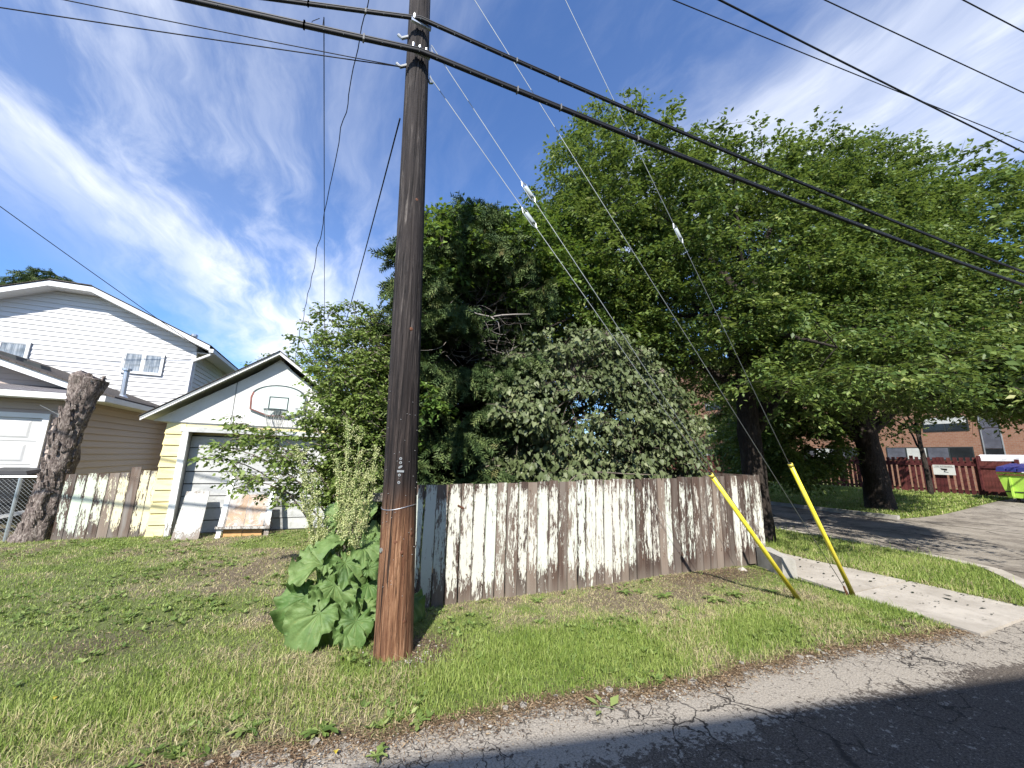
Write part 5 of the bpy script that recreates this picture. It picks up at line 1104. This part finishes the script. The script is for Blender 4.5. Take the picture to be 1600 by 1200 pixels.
# ---- creeper / maple growing through the spruce
tree('maple_tree', 'bright green young maple growing up against the right side of the spruce', (3.3, 6.6, 0), [(3.3, 6.9, 0), (3.25, 6.9, 1.5), (3.1, 6.8, 3.4), (3.0, 6.8, 5.0)], [.09, .08, .06, .03],
     [((3.1, 6.7, 5.6), (1.2, 1.0, 1.2), 1.0, .42), ((4.2, 7.0, 5.6), (1.3, 1.1, 1.9), 1.0, .42), ((1.7, 6.2, 5.5), (.9, .6, .7), .35, .42), ((1.35, 6.2, 3.1), (.42, .5, 1.8), .16, .45)], 400, 50, .34, .085, .055, mat='vine_leaf', n_main=8, seed=12, lump=.25)

# ---- lilac
Li = thing('lilac_bush', 'large dusty-green lilac bush with heart-shaped leaves rising over the fence', 'bush', (4.6, 5.9, 0))
c1_, d1_ = crown_points((4.45, 6.0, 2.45), (2.25, 1.0, 1.75), 900, 71, shell=.5, gap=.40, lump=.25); c2_, d2_ = crown_points((5.9, 6.0, 2.0), (1.4, .85, 1.15), 330, 72, shell=.5, gap=.40, lump=.2)
c3_, d3_ = crown_points((3.0, 5.7, 1.9), (.9, .7, .9), 130, 73, shell=.5, gap=.36)
cc = np.concatenate([c1_, c2_, c3_]); dd = np.concatenate([d1_, d2_, d3_]); ok = (cc[:, 1] > 4.95) | (cc[:, 2] > 1.55); cc, dd = cc[ok], dd[ok]
P, A, N, L, W_, rn, segs = sprays(cc, dd, 22, .26, .05, .080, .060, .12, twiglets=4, downness=1.3, upn=.45)
N = N+np.array([-.1, -1.0, .2])*.35
rn = np.clip(rn*.62+.52*(fbm(P[:, 0]*3, P[:, 1]*3, P[:, 2]*3, 5, 3)-.42)+.25*(RNG.random(len(P)) < .12), 0, 1)
near = np.argsort(P[:, 1]+.3*RNG.random(len(P)))[:220]; mask = np.ones(len(P), bool); mask[near] = False
leafy('foliage', Li, P[mask], A[mask], N[mask], L[mask], W_[mask], rn[mask], 'lilac_leaf', HEART)
hm = npmesh('leaf', HEART[0]*np.array([.068, .088, .068]), HEART[1], 'lilac_leaf', {'rnd': np.full(6, .72)}); hm2 = npmesh('leaf', HEART[0]*np.array([.068, .088, .068]), HEART[1], 'lilac_leaf', {'rnd': np.full(6, .35)})
for i in near:
    ax = Vector(A[i]).normalized(); sd_ = ax.cross(Vector(N[i])).normalized(); nn_ = sd_.cross(ax); o = bpy.data.objects.new('leaf', hm if rn[i] > .5 else hm2); COL.objects.link(o); o.parent = Li
    s_ = L[i]/.088; Mx = Matrix((sd_, ax, nn_)).transposed().to_4x4(); Mx = Matrix.Translation(Vector(P[i])-WLOC[Li.name]) @ Mx @ Matrix.Diagonal((s_, s_, s_, 1)); o.matrix_basis = Mx
stems = []; rng = np.random.default_rng(2)
for q in range(26):
    b = np.array([4.6+rng.normal()*.5, 5.9+rng.normal()*.25, 0]); e = cc[rng.integers(len(cc))]; stems.append((bez(b, (b*.6+e*.4)+[0, 0, .5], e, 10), np.linspace(.028, .006, 10)))
nodes = np.concatenate([s_[0][3:] for s_ in stems])
for p in cc[::1]:
    j = int(np.argmin(np.linalg.norm(nodes-p, axis=1))); stems.append((bez(nodes[j], (nodes[j]+p)/2+[0, 0, .08], p, 4), np.linspace(.010, .003, 4)))
V, F = tubes_np([s_ for s_ in stems if len(s_[0]) == 10]+[s_ for s_ in stems if len(s_[0]) == 4]+segs, 3); put('stems', V, F, 'twig_grey', Li, kind='stuff')

# broad-leaved vine on top of the fence
Vi = thing('fence_vine', 'small clump of large drooping leaves spilling over the top of the fence', 'vine', (3.3, 4.9, 1.3))
big = npmesh('leaf', HEART[0]*np.array([.085, .12, .085]), HEART[1], 'lilac_leaf', {'rnd': np.full(6, .55)})
for q in range(46):
    g_ = q % 3; cx_ = (3.25, 3.65, 4.75)[g_]; p = Vector((cx_+random.gauss(0, .20), 4.80+random.gauss(0, .06), 1.50+random.gauss(0, .065))); ax = Vector((random.gauss(0, .35), -.55+random.gauss(0, .3), -1)).normalized(); n_ = Vector((random.gauss(0, .3), -1, .5)); sd_ = ax.cross(n_).normalized(); nn_ = sd_.cross(ax)
    o = bpy.data.objects.new('leaf', big); COL.objects.link(o); o.parent = Vi; s_ = random.uniform(.6, 1.05); o.matrix_basis = Matrix.Translation(p-WLOC[Vi.name]) @ Matrix((sd_, ax, nn_)).transposed().to_4x4() @ Matrix.Diagonal((s_, s_, s_, 1))
MB().tube([(2.9, 4.9, 1.2), (3.2, 4.85, 1.46), (3.6, 4.84, 1.52), (4.1, 4.86, 1.50), (4.9, 4.85, 1.48)], .008, 5).build('stem', 'twig_grey', Vi)

# ---- leafy shrub in front of the garage
Sh = thing('leafy_shrub', 'light green arching shrub in front of the garage, left of the pole', 'shrub', (.25, 6.4, 0))
tips, pathz = [], []; rng = np.random.default_rng(14)
def arch(b, m_, e, r0=.02, k=12): pathz.append((bez(b, m_, e, k), np.linspace(r0, .004, k)))
for e in ((-1.35, 6.0, 1.75), (-1.42, 6.1, 1.62), (-1.30, 6.2, 2.05), (-1.15, 6.0, 1.80), (-.95, 6.2, 1.95), (-.70, 6.6, 3.45), (-.6, 6.5, 3.7), (-.4, 6.5, 3.85), (-.2, 6.5, 3.95), (.05, 6.6, 4.1), (.3, 6.6, 4.0), (.45, 6.6, 3.8), (.6, 6.6, 3.6), (-.25, 6.2, 2.95), (-.2, 6.0, 2.7), (.2, 6.1, 3.0), (.5, 6.1, 2.6), (.1, 6.0, 2.2), (-.4, 6.0, 2.2), (.45, 6.2, 1.9), (-1.05, 5.9, 1.35), (.7, 6.3, 3.1), (-.7, 6.0, 1.7), (-.35, 6.3, 3.4), (.55, 6.2, 1.4), (0, 6.2, 3.4), (.3, 6.2, 3.5), (.1, 6.3, 3.8), (.5, 6.4, 3.3), (.35, 6.1, 2.9), (0, 6.1, 3.0), (.2, 6.1, 2.5)):
    b = np.array([.35+rng.normal()*.12, 6.4+rng.normal()*.1, 0]); e = np.array(e); arch(b, b*.45+e*.55+np.array([.30 if e[0] < -.6 else 0, 0, .35*e[2] if e[2] < 2.6 else .15]), e, .017)
cen, dr = [], []
for p_, r_ in pathz:
    T_ = unit(np.gradient(p_, axis=0))
    for i in range(3, 12):
        for q in range(7 if (p_[-1][0] > -.6 and p_[-1][2] > 1.8) else 3): cen.append(p_[i]+rng.normal(size=3)*np.array([.15, .12, .12])*(1 if i < 10 else .5)); dr.append(T_[i]+rng.normal(size=3)*.3)
cen, dr = np.array(cen), unit(np.array(dr)); ok = cen[:, 2] > 1.0; cen, dr = cen[ok], dr[ok]
P, A, N, L, W_, rn, segs = sprays(cen, dr, 24, .19, .015, .058, .034, .25, twiglets=4, downness=.5, upn=.6)
leafy('foliage', Sh, P, A, N, L, W_, rn, 'shrub_leaf')
V, F = tubes_np(pathz+segs, 4); put('stems', V, F, 'twig_grey', Sh, kind='stuff')

# ---- rhubarb
Rh = thing('rhubarb_plant', 'huge-leaved rhubarb gone to seed at the left foot of the utility pole', 'plant', (.15, 4.5, 0))
def rhub_leaf(Lg, seed, bend=.55, ruf=.045):
    rg = np.random.default_rng(seed); nt_, nr_ = 96, 11; th_ = np.linspace(-math.pi, math.pi, nt_); rho = np.linspace(0, 1, nr_)**.8
    ab = np.abs(th_); bd = Lg*np.interp(ab, [0, .25, .7, 1.2, 1.7, 2.2, 2.7, 3.0, math.pi], [1.0, .93, .68, .50, .42, .38, .36, .26, .02]); bd *= 1.12*(1+.05*np.sin(th_*9+rg.random()*6)+.02*np.sin(th_*23+rg.random()*6)+.018*np.sin(th_*41))
    Rr, Th = np.meshgrid(rho, th_, indexing='ij'); B = np.broadcast_to(bd, Rr.shape); x_ = Rr*B*np.sin(Th); y_ = Rr*B*np.cos(Th)
    z_ = 1.2*ruf*Rr**5*(np.sin(Th*6+rg.random()*6)+.7*np.sin(Th*11+rg.random()*6)+.5*np.sin(Th*19+rg.random()*6))*Lg/.4*1.5
    vein = np.zeros_like(z_)
    for v_ in (0, .50, -.50, 1.15, -1.15, 2.1, -2.1):
        wv_ = .013/np.maximum(Rr, .07) * (1.4 if v_ == 0 else 1); vein = np.maximum(vein, np.exp(-((Th-v_)/wv_)**2)*np.minimum(1, (1.08-Rr)*2.2)*(Rr > 0))
    for (v0, s_) in ((0, 1), (0, -1), (.42, 1), (-.42, -1), (.85, 1), (-.85, -1)):
        for q in (.35, .55, .75): vein = np.maximum(vein, .6*np.exp(-(((Th-v0)-s_*(Rr-q)*.55)/(.012/np.maximum(Rr, .2)))**2)*(Rr > q))
    z_ += -.010*Lg/.4*vein + .012*(1-vein)*np.minimum(1, Rr*3) + 0.07*(fbm(x_*13+seed, y_*13, 0, seed, 3)-.5)*np.minimum(1, Rr*2)
    z_ += .42*Lg*np.abs(x_/Lg)**1.3                          # fold along the midrib
    # droop along the length
    ang_ = bend*(y_/Lg); yy_ = np.where(np.abs(ang_) > 1e-4, np.sin(ang_)/(ang_+1e-9)*y_, y_); z_ = z_-np.where(y_ > 0, (1-np.cos(ang_))*Lg*.9, 0)-.25*Lg*(x_/Lg)**2
    V = np.stack([x_, yy_, z_], -1); V[0] = V[0].mean(0); I = np.arange(nr_*nt_).reshape(nr_, nt_); F = np.stack([I[:-1, :-1], I[:-1, 1:], I[1:, 1:], I[1:, :-1]], -1).reshape(-1, 4)
    return V.reshape(-1, 3), F, vein.ravel()
rc_ = Vector((.16, 4.5, 0))
#  leaf: attach point, direction of the tip, facing normal, length
LV = [((.02, 4.24, .46), (-.05, -.45, -.9), (-.2, -1, .45), .42), ((-.25, 4.30, .36), (-.55, -.25, -.75), (-.35, -.9, .55), .36), ((-.10, 4.12, .28), (-.75, -.3, -.55), (-.1, -.9, .8), .42), ((-.28, 4.42, .33), (-.9, -.1, -.45), (.1, -.8, .9), .38),
      ((.30, 4.15, .24), (.05, -.45, -.85), (0, -1, .5), .36), ((.25, 4.05, .20), (-.5, -.6, -.5), (0, -.8, .8), .34), ((.10, 4.32, .62), (.5, -.4, -.35), (0, -.6, 1), .36), ((-.12, 4.38, .60), (-.6, -.3, .05), (0, -.5, 1), .34),
      ((.28, 4.42, .72), (.35, -.45, -.2), (.1, -.6, .9), .34), ((.05, 4.5, .78), (-.4, -.3, .1), (-.2, -.4, 1), .30), ((-.1, 4.6, .66), (-.8, .2, .0), (0, -.3, 1), .32), ((.36, 4.3, .42), (.3, -.8, -.5), (0, -.8, .7), .36),
      ((.35, 4.6, .82), (.4, .1, .15), (-.2, -.7, .8), .28), ((-.2, 4.5, .28), (-.9, -.3, -.6), (-.2, -.6, 1), .36), ((.42, 4.55, .5), (.8, -.3, -.3), (.1, -.6, .9), .34), ((.55, 4.5, .34), (.75, -.35, -.5), (0, -.7, .9), .36), ((.82, 4.35, .20), (.6, -.5, -.35), (0, -.7, .9), .30), ((.0, 4.6, .95), (-.3, -.1, .5), (-.4, -.9, .5), .24), ((.25, 4.62, 1.0), (.3, -.2, .5), (.1, -.9, .5), .22), ((-.06, 4.2, .16), (-.3, -.5, -.4), (0, -.5, 1), .26), ((.15, 4.05, .12), (.3, -.6, -.25), (0, -.5, 1), .24)]
for q_ in range(9): LV.append(((random.uniform(-.15, .45), random.uniform(4.2, 4.6), random.uniform(.15, .6)), (random.gauss(-.1, .6), -.4, random.uniform(-.9, .2)), (random.gauss(0, .5), -.7, .6), random.uniform(.16, .26)))
for i, (at_, tip, nm, Lg) in enumerate(LV):
    at_ = (.10+at_[0]*.88, at_[1], at_[2]*1.05); Lg *= .92
    V, F, vein = rhub_leaf(Lg, 30+i, random.uniform(.7, 1.7), random.uniform(.026, .055)); ax = Vector(tip).normalized(); sd_ = ax.cross(Vector(nm)).normalized(); nn_ = sd_.cross(ax); Mx = np.array(Matrix((sd_, ax, nn_)).transposed())
    V = V@Mx.T+np.array(at_); lf = put('leaf', V, F, 'rhubarb', Rh, {'vein': vein}, True, origin=at_)
    b = rc_+Vector((random.gauss(0, .07), random.gauss(0, .07), 0)); md = Vector(at_)*.6+b*.4+Vector((0, 0, .12))
    MB().tube([tuple(p) for p in bez(tuple(b), tuple(md), at_, 9)], [.014, .013, .012, .011, .010, .009, .008, .007, .006], 7).build('leaf_stalk', 'stalk_green', Rh, True)
# seed stalks
for i, (bx, tx, ty, h_, w_) in enumerate(((.05, -.36, 4.55, 1.72, .11), (.08, -.18, 4.5, 1.42, .10), (.18, .10, 4.6, 1.95, .12), (.22, .22, 4.55, 1.85, .12), (.2, .02, 4.6, 1.62, .11), (.25, .32, 4.5, 1.45, .10), (.3, .42, 4.6, 1.75, .07), (.2, .18, 4.3, 1.12, .11), (.15, .30, 4.25, .98, .10), (.1, -.28, 4.45, 1.3, .08))):
    T0 = np.array([bx, 4.52, 0.0]); E = np.array([tx, ty, h_]); m_ = np.array([bx*.7+tx*.3, 4.52, h_*.45]); st_ = bez(T0, m_, E, 14)
    MB().tube([tuple(p) for p in st_], list(np.linspace(.013, .004, 14)), 7).build('seed_stalk', 'stalk_green', Rh, True)
    Ps, As, Rn = [], [], []; rng = np.random.default_rng(100+i); sg = []
    for q in range(44):
        u = rng.uniform(.50, 1.0); f = u*13; j = min(int(f), 12); p0 = st_[j]*(1-f+j)+st_[j+1]*(f-j); a = rng.uniform(0, 6.28); ln = w_*rng.uniform(.5, 1.5)*(1.25-u*.5); d = unit(np.array([math.cos(a)*.55, math.sin(a)*.45, .95])); e = p0+d*ln*1.35
        sg.append((np.array([p0, (p0+e)/2, e]), [.0025, .002, .001])); n_ = 38; t = rng.random(n_); pp = p0+(e-p0)*t[:, None]+rng.normal(size=(n_, 3))*.010; Ps.append(pp); As.append(rng.normal(size=(n_, 3))+[0, 0, -.6]); Rn.append(np.clip(rng.random(n_)*.75+(.35 if rng.random() < .05 else .1), 0, 1))
    Ps, As, Rn = map(np.concatenate, (Ps, As, Rn)); n_ = len(Ps)
    leafy('seed_head', Rh, Ps, As, rng.normal(size=(n_, 3)), .011*(.7+.6*rng.random(n_)), .011*(.7+.6*rng.random(n_)), Rn, 'seed_head')
    V, F = tubes_np(sg, 3); put('seed_twigs', V, F, 'stalk_green', Rh, kind='stuff')

# ---- grass
def grass(name, x0, x1, y0, y1, per_m2, mask, hs=1.0, ws=1.0, seed=3, light=0.0, tuft=.5, **kw):
    rg = np.random.default_rng(seed); n = int((x1-x0)*(y1-y0)*per_m2); x_ = rg.uniform(x0, x1, n); y_ = rg.uniform(y0, y1, n)
    k = int(n*tuft); ctr = rg.integers(0, n, k); x_[:k] = x_[ctr]+rg.normal(size=k)*.028; y_[:k] = y_[ctr]+rg.normal(size=k)*.028
    d, dr_, ba, h = fields(x_, y_); ok = mask(x_, y_) & (rg.random(n) < d); x_, y_, dr_, h = x_[ok], y_[ok], dr_[ok], h[ok]; n = len(x_)
    z_ = gz(x_, y_); hh = h*hs*(.45+.9*rg.random(n)); a = rg.random(n)*6.283; ln_ = np.abs(rg.normal(size=n)*.6+.35); ln_ = np.where(rg.random(n) < dr_*.75, ln_+.9, ln_)
    hh = np.where(rg.random(n) < .012, hh*2.0, hh)
    dx, dy = np.cos(a), np.sin(a); w = ws*.0022*(.7+.8*rg.random(n)); tw = rg.random(n)*6.283; sx, sy = np.cos(tw)*w, np.sin(tw)*w
    B = np.stack([x_, y_, z_-.004], -1); S_ = np.stack([sx, sy, 0*sx], -1); m1 = B+np.stack([dx*ln_*hh*.28, dy*ln_*hh*.28, hh*.58/np.sqrt(1+ln_**2*.4)], -1); tp = B+np.stack([dx*ln_*hh*.95, dy*ln_*hh*.95, hh/np.sqrt(1+ln_**2)], -1)
    V = np.stack([B-S_, B+S_, m1+S_*.8, m1-S_*.8, tp], 1).reshape(-1, 3); I = np.arange(n)[:, None]*5
    F = np.concatenate([I+np.array([0, 1, 2]), I+np.array([0, 2, 3]), I+np.array([3, 2, 4])], 1).reshape(-1, 3)
    tone = fbm(x_*2.2, y_*2.2, 0, 77, 3); col_ = np.where(rg.random(n) < dr_*.85, .62+.38*rg.random(n), np.clip(.05+.55*rg.random(n)+.45*(tone-.5)+light, 0, .58))
    put(name, V, F, 'grass_blade', None, {'rnd': np.repeat(col_, 5)}, origin=(0, 0, 0), kind='stuff', **kw); return n
lawn = lambda x_, y_: (y_ > ye(x_)+.01+.10*vn(x_*9, y_*3, 0, 8)) & (x_ < walk_left(y_)+.02) & ~((y_ > 9.98) & (x_ > -3.2)) & ~((y_ > 4.66) & (x_ > .9) & (y_ < 4.70)) & (y_ < 10.9)
tot = grass('lawn_grass', -3.2, 6.6, 1.9, 4.9, 9500, lambda a, b: lawn(a, b) & (np.hypot(a-.62, b-3.8) > .17), seed=3, label='short patchy green and straw grass between the alley and the fence', cat='grass')
tot += grass('lawn_grass', -9.5, .9, 4.6, 10.9, 3600, lambda a, b: lawn(a, b) & (a < .75), hs=1.1, ws=1.5, seed=4, label='rough patchy lawn in front of the garage and the short plank fence', cat='grass')
tot += grass('yard_grass', .75, 7.0, 4.78, 9.9, 700, lambda a, b: b > 4.8, hs=2.5, ws=2, seed=5, label='sparse shaded grass under the bushes behind the peeling fence', cat='grass')
tot += grass('boulevard_grass', 8.02, 10.9, 1.75, 11.5, 4200, lambda a, b: (a < bl_right(b)-.1) & (a > 8.04), hs=1.25, ws=1.8, seed=6, light=.02, label='lush green grass strip between the sidewalk and the street', cat='grass')
tot += grass('boulevard_grass', 8.02, 10.9, 11.5, 30, 900, lambda a, b: (a < bl_right(b)-.1) & (a > 8.04), hs=1.4, ws=4, seed=7, label='shaded far end of the grass strip beside the street', cat='grass')
tot += grass('far_lawn_grass', 17.42, 27.8, 7.0, 24, 520, lambda a, b: b > 7.0+.0*a, hs=1.4, ws=6, seed=8, light=.05, label='sunlit lawn around the thick tree trunk across the street', cat='grass')
print('BLADES', tot)

# weeds and litter
def rosette(x_, y_, r_, label, n_=16, h_=.5, seed=1):
    T = thing('weed', label, 'weed', (x_, y_, float(gz(x_, y_)))); rg = np.random.default_rng(seed); n_ = int(rg.integers(9, 20)); r_ *= rg.uniform(.7, .95); z0 = float(gz(x_, y_))+.01
    for i in range(n_):
        a = i*2.4+rg.random(); L_ = r_*rg.uniform(.35, 1.15); d = np.array([math.cos(a), math.sin(a), 0]); sd_ = np.array([-d[1], d[0], 0]); k = 6; t = np.linspace(0, 1, k); el = rg.uniform(.3, 1.0)*h_
        c = np.array([x_, y_, z0])+d*(L_*t)[:, None]; c[:, 2] += L_*(el*t*1.6-el*1.3*t*t); w_ = L_*.16*np.sin(np.pi*np.clip(t*.9+.08, 0, 1))*(1+.5*(-1)**np.arange(k))
        V = np.stack([c-sd_*w_[:, None]+[0, 0, .006], c, c+sd_*w_[:, None]+[0, 0, .006]], 1).reshape(-1, 3); I = np.arange(k*3).reshape(k, 3)
        F = np.concatenate([np.stack([I[:-1, 0], I[:-1, 1], I[1:, 1], I[1:, 0]], -1), np.stack([I[:-1, 1], I[:-1, 2], I[1:, 2], I[1:, 1]], -1)])
        put('leaf', V, F, 'weed_leaf', T, {'rnd': np.full(len(V), rg.random())}, origin=(x_, y_, z0))
for i, (x_, y_, r_, lb_) in enumerate(((3.95, 3.97, .20, 'leafy dandelion clump on the bank below the middle of the fence'), (4.45, 3.66, .18, 'dandelion clump just left of the two yellow guards, below the brown bare soil'), (3.55, 4.25, .13, 'small grassy weed close to the foot of the fence'),
        (.08, 2.95, .13, 'broad weed at the grass edge straight below the rhubarb'), (-.32, 3.12, .14, 'broadleaf weed in the lawn near the lower left of the photo'), (.66, 2.82, .12, 'dark weed on the asphalt edge below the pole'), (5.82, 2.42, .09, 'pale green weed at the tip of the grass near the sidewalk'), (5.45, 3.60, .16, 'arching weed just left of the foot of the left yellow guard'), (4.9, 3.72, .15, 'weed at the edge of the bare brown soil'), (.38, 2.62, .10, 'small weed at the alley edge left of the pole'), (2.35, 4.38, .12, 'tuft of weeds at the foot of the fence right of the pole'))):
    rosette(x_, y_, r_, lb_, seed=60+i, n_=14)
m = MB()
for q in range(28):
    px2 = random.uniform(-1.0, 6.0); py2 = float(ye(px2))+random.uniform(-.01, .09); r_ = random.uniform(.012, .04); n5 = random.randint(5, 7); a0 = random.random()*6
    poly = [(px2+r_*random.uniform(.6, 1.1)*math.cos(a0+6.283*j/n5), py2+r_*random.uniform(.6, 1.1)*math.sin(a0+6.283*j/n5), .0) for j in range(n5)]; m.prism(poly, (0, 0, random.uniform(.012, .022)))
m.build('asphalt_crumbs', 'alley_asphalt', origin=(0, 0, 0), kind='stuff', label='broken asphalt crumbs along the ragged alley edge', category='rubble')
mw = []  # countless small broadleaf ground cover
rg = np.random.default_rng(9); n = 9000; x_ = rg.uniform(-9, 6.4, n); y_ = rg.uniform(2.2, 9.8, n); d, dr_, ba, h = fields(x_, y_); patchy = fbm(x_*1.7, y_*1.7, 0, 91, 3)
ok = (y_ > ye(x_)+.06) & (patchy > .52) & (ba < .6) & ((y_ < 4.6) | (x_ < .7)) & (x_ < walk_left(y_)); x_, y_ = x_[ok], y_[ok]; m_ = len(x_)
P = np.repeat(np.stack([x_, y_, gz(x_, y_)+.012], -1), 6, 0); a = rg.random(m_*6)*6.283; A = np.stack([np.cos(a), np.sin(a), .25+.5*rg.random(m_*6)], -1); N = np.stack([0*a, 0*a, 1+0*a], -1)+rg.normal(size=(m_*6, 3))*.2; L = .03+.04*rg.random(m_*6)
V, F = scatter(LEAF, P, A, N, L, L*.42); put('ground_cover', V, F, 'weed_leaf', None, {'rnd': np.repeat(rg.random(m_*6), 4)}, origin=(0, 0, 0), kind='stuff', label='small broadleaf weeds mixed all through the patchy lawn', cat='ground cover')
# dry clippings along the alley edge and on the bare soil
n = 26000; x_ = rg.uniform(-2.0, 6.3, n); y_ = ye(x_)+rg.normal(size=n)*.075+.03
x2, y2 = 5.35+rg.normal(size=7000)*.8, 4.32+rg.normal(size=7000)*.22; x3, y3 = rg.uniform(-7, 6, 60000), rg.uniform(2.4, 9.6, 60000); fd_ = fields(x3, y3); q = (fd_[2] > .3) | (rg.random(60000) < fd_[1]*.7); x3, y3 = x3[q], y3[q]; x4, y4 = .85+rg.normal(size=1400)*.22, 3.72+rg.normal(size=1400)*.2
x_ = np.concatenate([x_, x2, x3, x4]); y_ = np.concatenate([y_, y2, y3, y4]); ok = (y_ < 4.64) | (x_ < .7); x_, y_ = x_[ok], y_[ok]; n = len(x_)
z_ = np.maximum(gz(x_, y_), .004)+.004+.008*rg.random(n); a = rg.random(n)*6.283; A = np.stack([np.cos(a), np.sin(a), rg.normal(size=n)*.22], -1); N = np.stack([0*a, 0*a, 1+0*a], -1)+rg.normal(size=(n, 3))*.5; L = .012+.035*rg.random(n)**2
V, F = scatter(LEAF, np.stack([x_, y_, z_], -1), A, N, L, .003+.004*rg.random(n)); put('dry_litter', V, F, 'litter_leaf', None, {'rnd': np.repeat(rg.random(n), 4)}, origin=(0, 0, 0), kind='stuff', label='dry brown clippings and crumbs along the alley edge and bare soil', cat='plant litter')
# pebbles by the pole
m = MB()
for q in range(150):
    px2, py2 = (.80+random.gauss(0, .22), 3.66+random.gauss(0, .17)) if q < 100 else (random.uniform(-.4, 6), 0)
    if q >= 100: py2 = float(ye(px2))+random.gauss(0, .06)
    r_ = random.uniform(.004, .011); c = Vector((px2, py2, max(float(gz(px2, py2)), 0)+r_*.6)); b = len(m.v); m.v += [tuple(c+Vector(v)*r_) for v in ((1, 0, 0), (0, 1, 0), (-1, 0, 0), (0, -1, 0), (.1, .1, .8), (0, 0, -.8))]; m.f += [(b, b+1, b+4), (b+1, b+2, b+4), (b+2, b+3, b+4), (b+3, b, b+4), (b+1, b, b+5), (b+2, b+1, b+5), (b+3, b+2, b+5), (b, b+3, b+5)]
for q in range(700):
    px2 = random.uniform(-1.2, 6.2); py2 = float(ye(px2))-abs(random.gauss(0, .10))+.04; r_ = random.uniform(.003, .010)*(1.6 if random.random() < .08 else 1); c = Vector((px2, py2, .004+r_*.5)); b = len(m.v); sx_, sy_ = random.uniform(.7, 1.4), random.uniform(.7, 1.4)
    m.v += [tuple(c+Vector((v[0]*sx_, v[1]*sy_, v[2]*.7))*r_) for v in ((1, 0, 0), (0, 1, 0), (-1, 0, 0), (0, -1, 0), (.1, .1, .8), (0, 0, -.8))]; m.f += [(b, b+1, b+4), (b+1, b+2, b+4), (b+2, b+3, b+4), (b+3, b, b+4), (b+1, b, b+5), (b+2, b+1, b+5), (b+3, b+2, b+5), (b, b+3, b+5)]
m.build('gravel', 'concrete_old', kind='stuff', label='pale pebbles scattered round the pole foot and along the alley edge', cat='gravel')
# fallen leaves
fl = npmesh('leaf', LEAF[0]*np.array([.055, .12, .055]), LEAF[1], 'shrub_leaf', {'rnd': np.full(4, .8)}); fd = npmesh('leaf', LEAF[0]*np.array([.035, .09, .035]), LEAF[1], 'lawn_leaf_dark')
Fb = thing('fallen_sprig', 'bright green sprig of leaves lying on the cracked alley edge', 'sprig', (1.87, 2.50, .01))
for dx_, dy_, rz, s_ in ((-.02, .02, .5, 1.0), (.05, -.02, -1.1, 1.1), (-.04, -.03, 2.2, .8), (.02, .04, .0, .7)):
    o = bpy.data.objects.new('leaf', fl); COL.objects.link(o); o.parent = Fb; o.location = (dx_, dy_, .006); o.rotation_euler = (.2, .15, rz); o.scale = (s_, s_, s_)
MB().tube([(1.80, 2.54, .012), (1.88, 2.50, .016), (1.93, 2.45, .012)], .002, 5).build('stem', 'stalk_green', Fb)
tag(put('fallen_leaf', LEAF[0]*np.array([.035, .05, .12])+np.array([-1.53, 3.84, .06]), LEAF[1], 'leaf_yellow'), 'small yellow leaf lying in the grass at the far lower left', 'leaf')
tag(put('fallen_leaf', LEAF[0]*np.array([.03, .045, .12])+np.array([.17, 2.70, .025]), LEAF[1], 'leaf_yellow'), 'yellow leaf at the alley edge left of the pole', 'leaf')
n = 110; m_ = []; xs_ = rg.uniform(6.7, 8.0, n); ys_ = rg.uniform(2.1, 5.0, n); z_ = np.full(n, .036); a = rg.normal(size=n)*.5+.2; A = np.stack([np.cos(a), np.sin(a), 0*a], -1); N = np.stack([0*a, 0*a, 1+0*a], -1)+rg.normal(size=(n, 3))*.15; L = .03+.10*rg.random(n)**2
V, F = scatter(LEAF, np.stack([xs_, ys_, z_], -1), A, N, L, L*.3); put('sidewalk_litter', V, F, 'lawn_leaf_dark', None, origin=(0, 0, 0), kind='stuff', label='dark dry leaves and twigs scattered over the sidewalk', cat='plant litter')

# ------------------------------------------------------------------ groups of like things
GR_ = {'guy_wire': 'guy wires bracing the utility pole', 'power_line': 'power lines crossing the upper right sky', 'service_wire': 'thin service wires crossing the sky', 'wire': 'pair of thin wires from the left',
       'cable_bundle': 'thick black cable bundles along the alley', 'weed': 'broadleaf weeds on the grass bank', 'background_tree': 'distant trees behind the yards', 'spruce_tree': 'spruces', 'fallen_leaf': 'fallen yellow leaves'}
for o in S.objects:
    if o.parent is None and 'label' in o:
        g_ = GR_.get(o.name.split('.')[0])
        if g_: o['group'] = g_
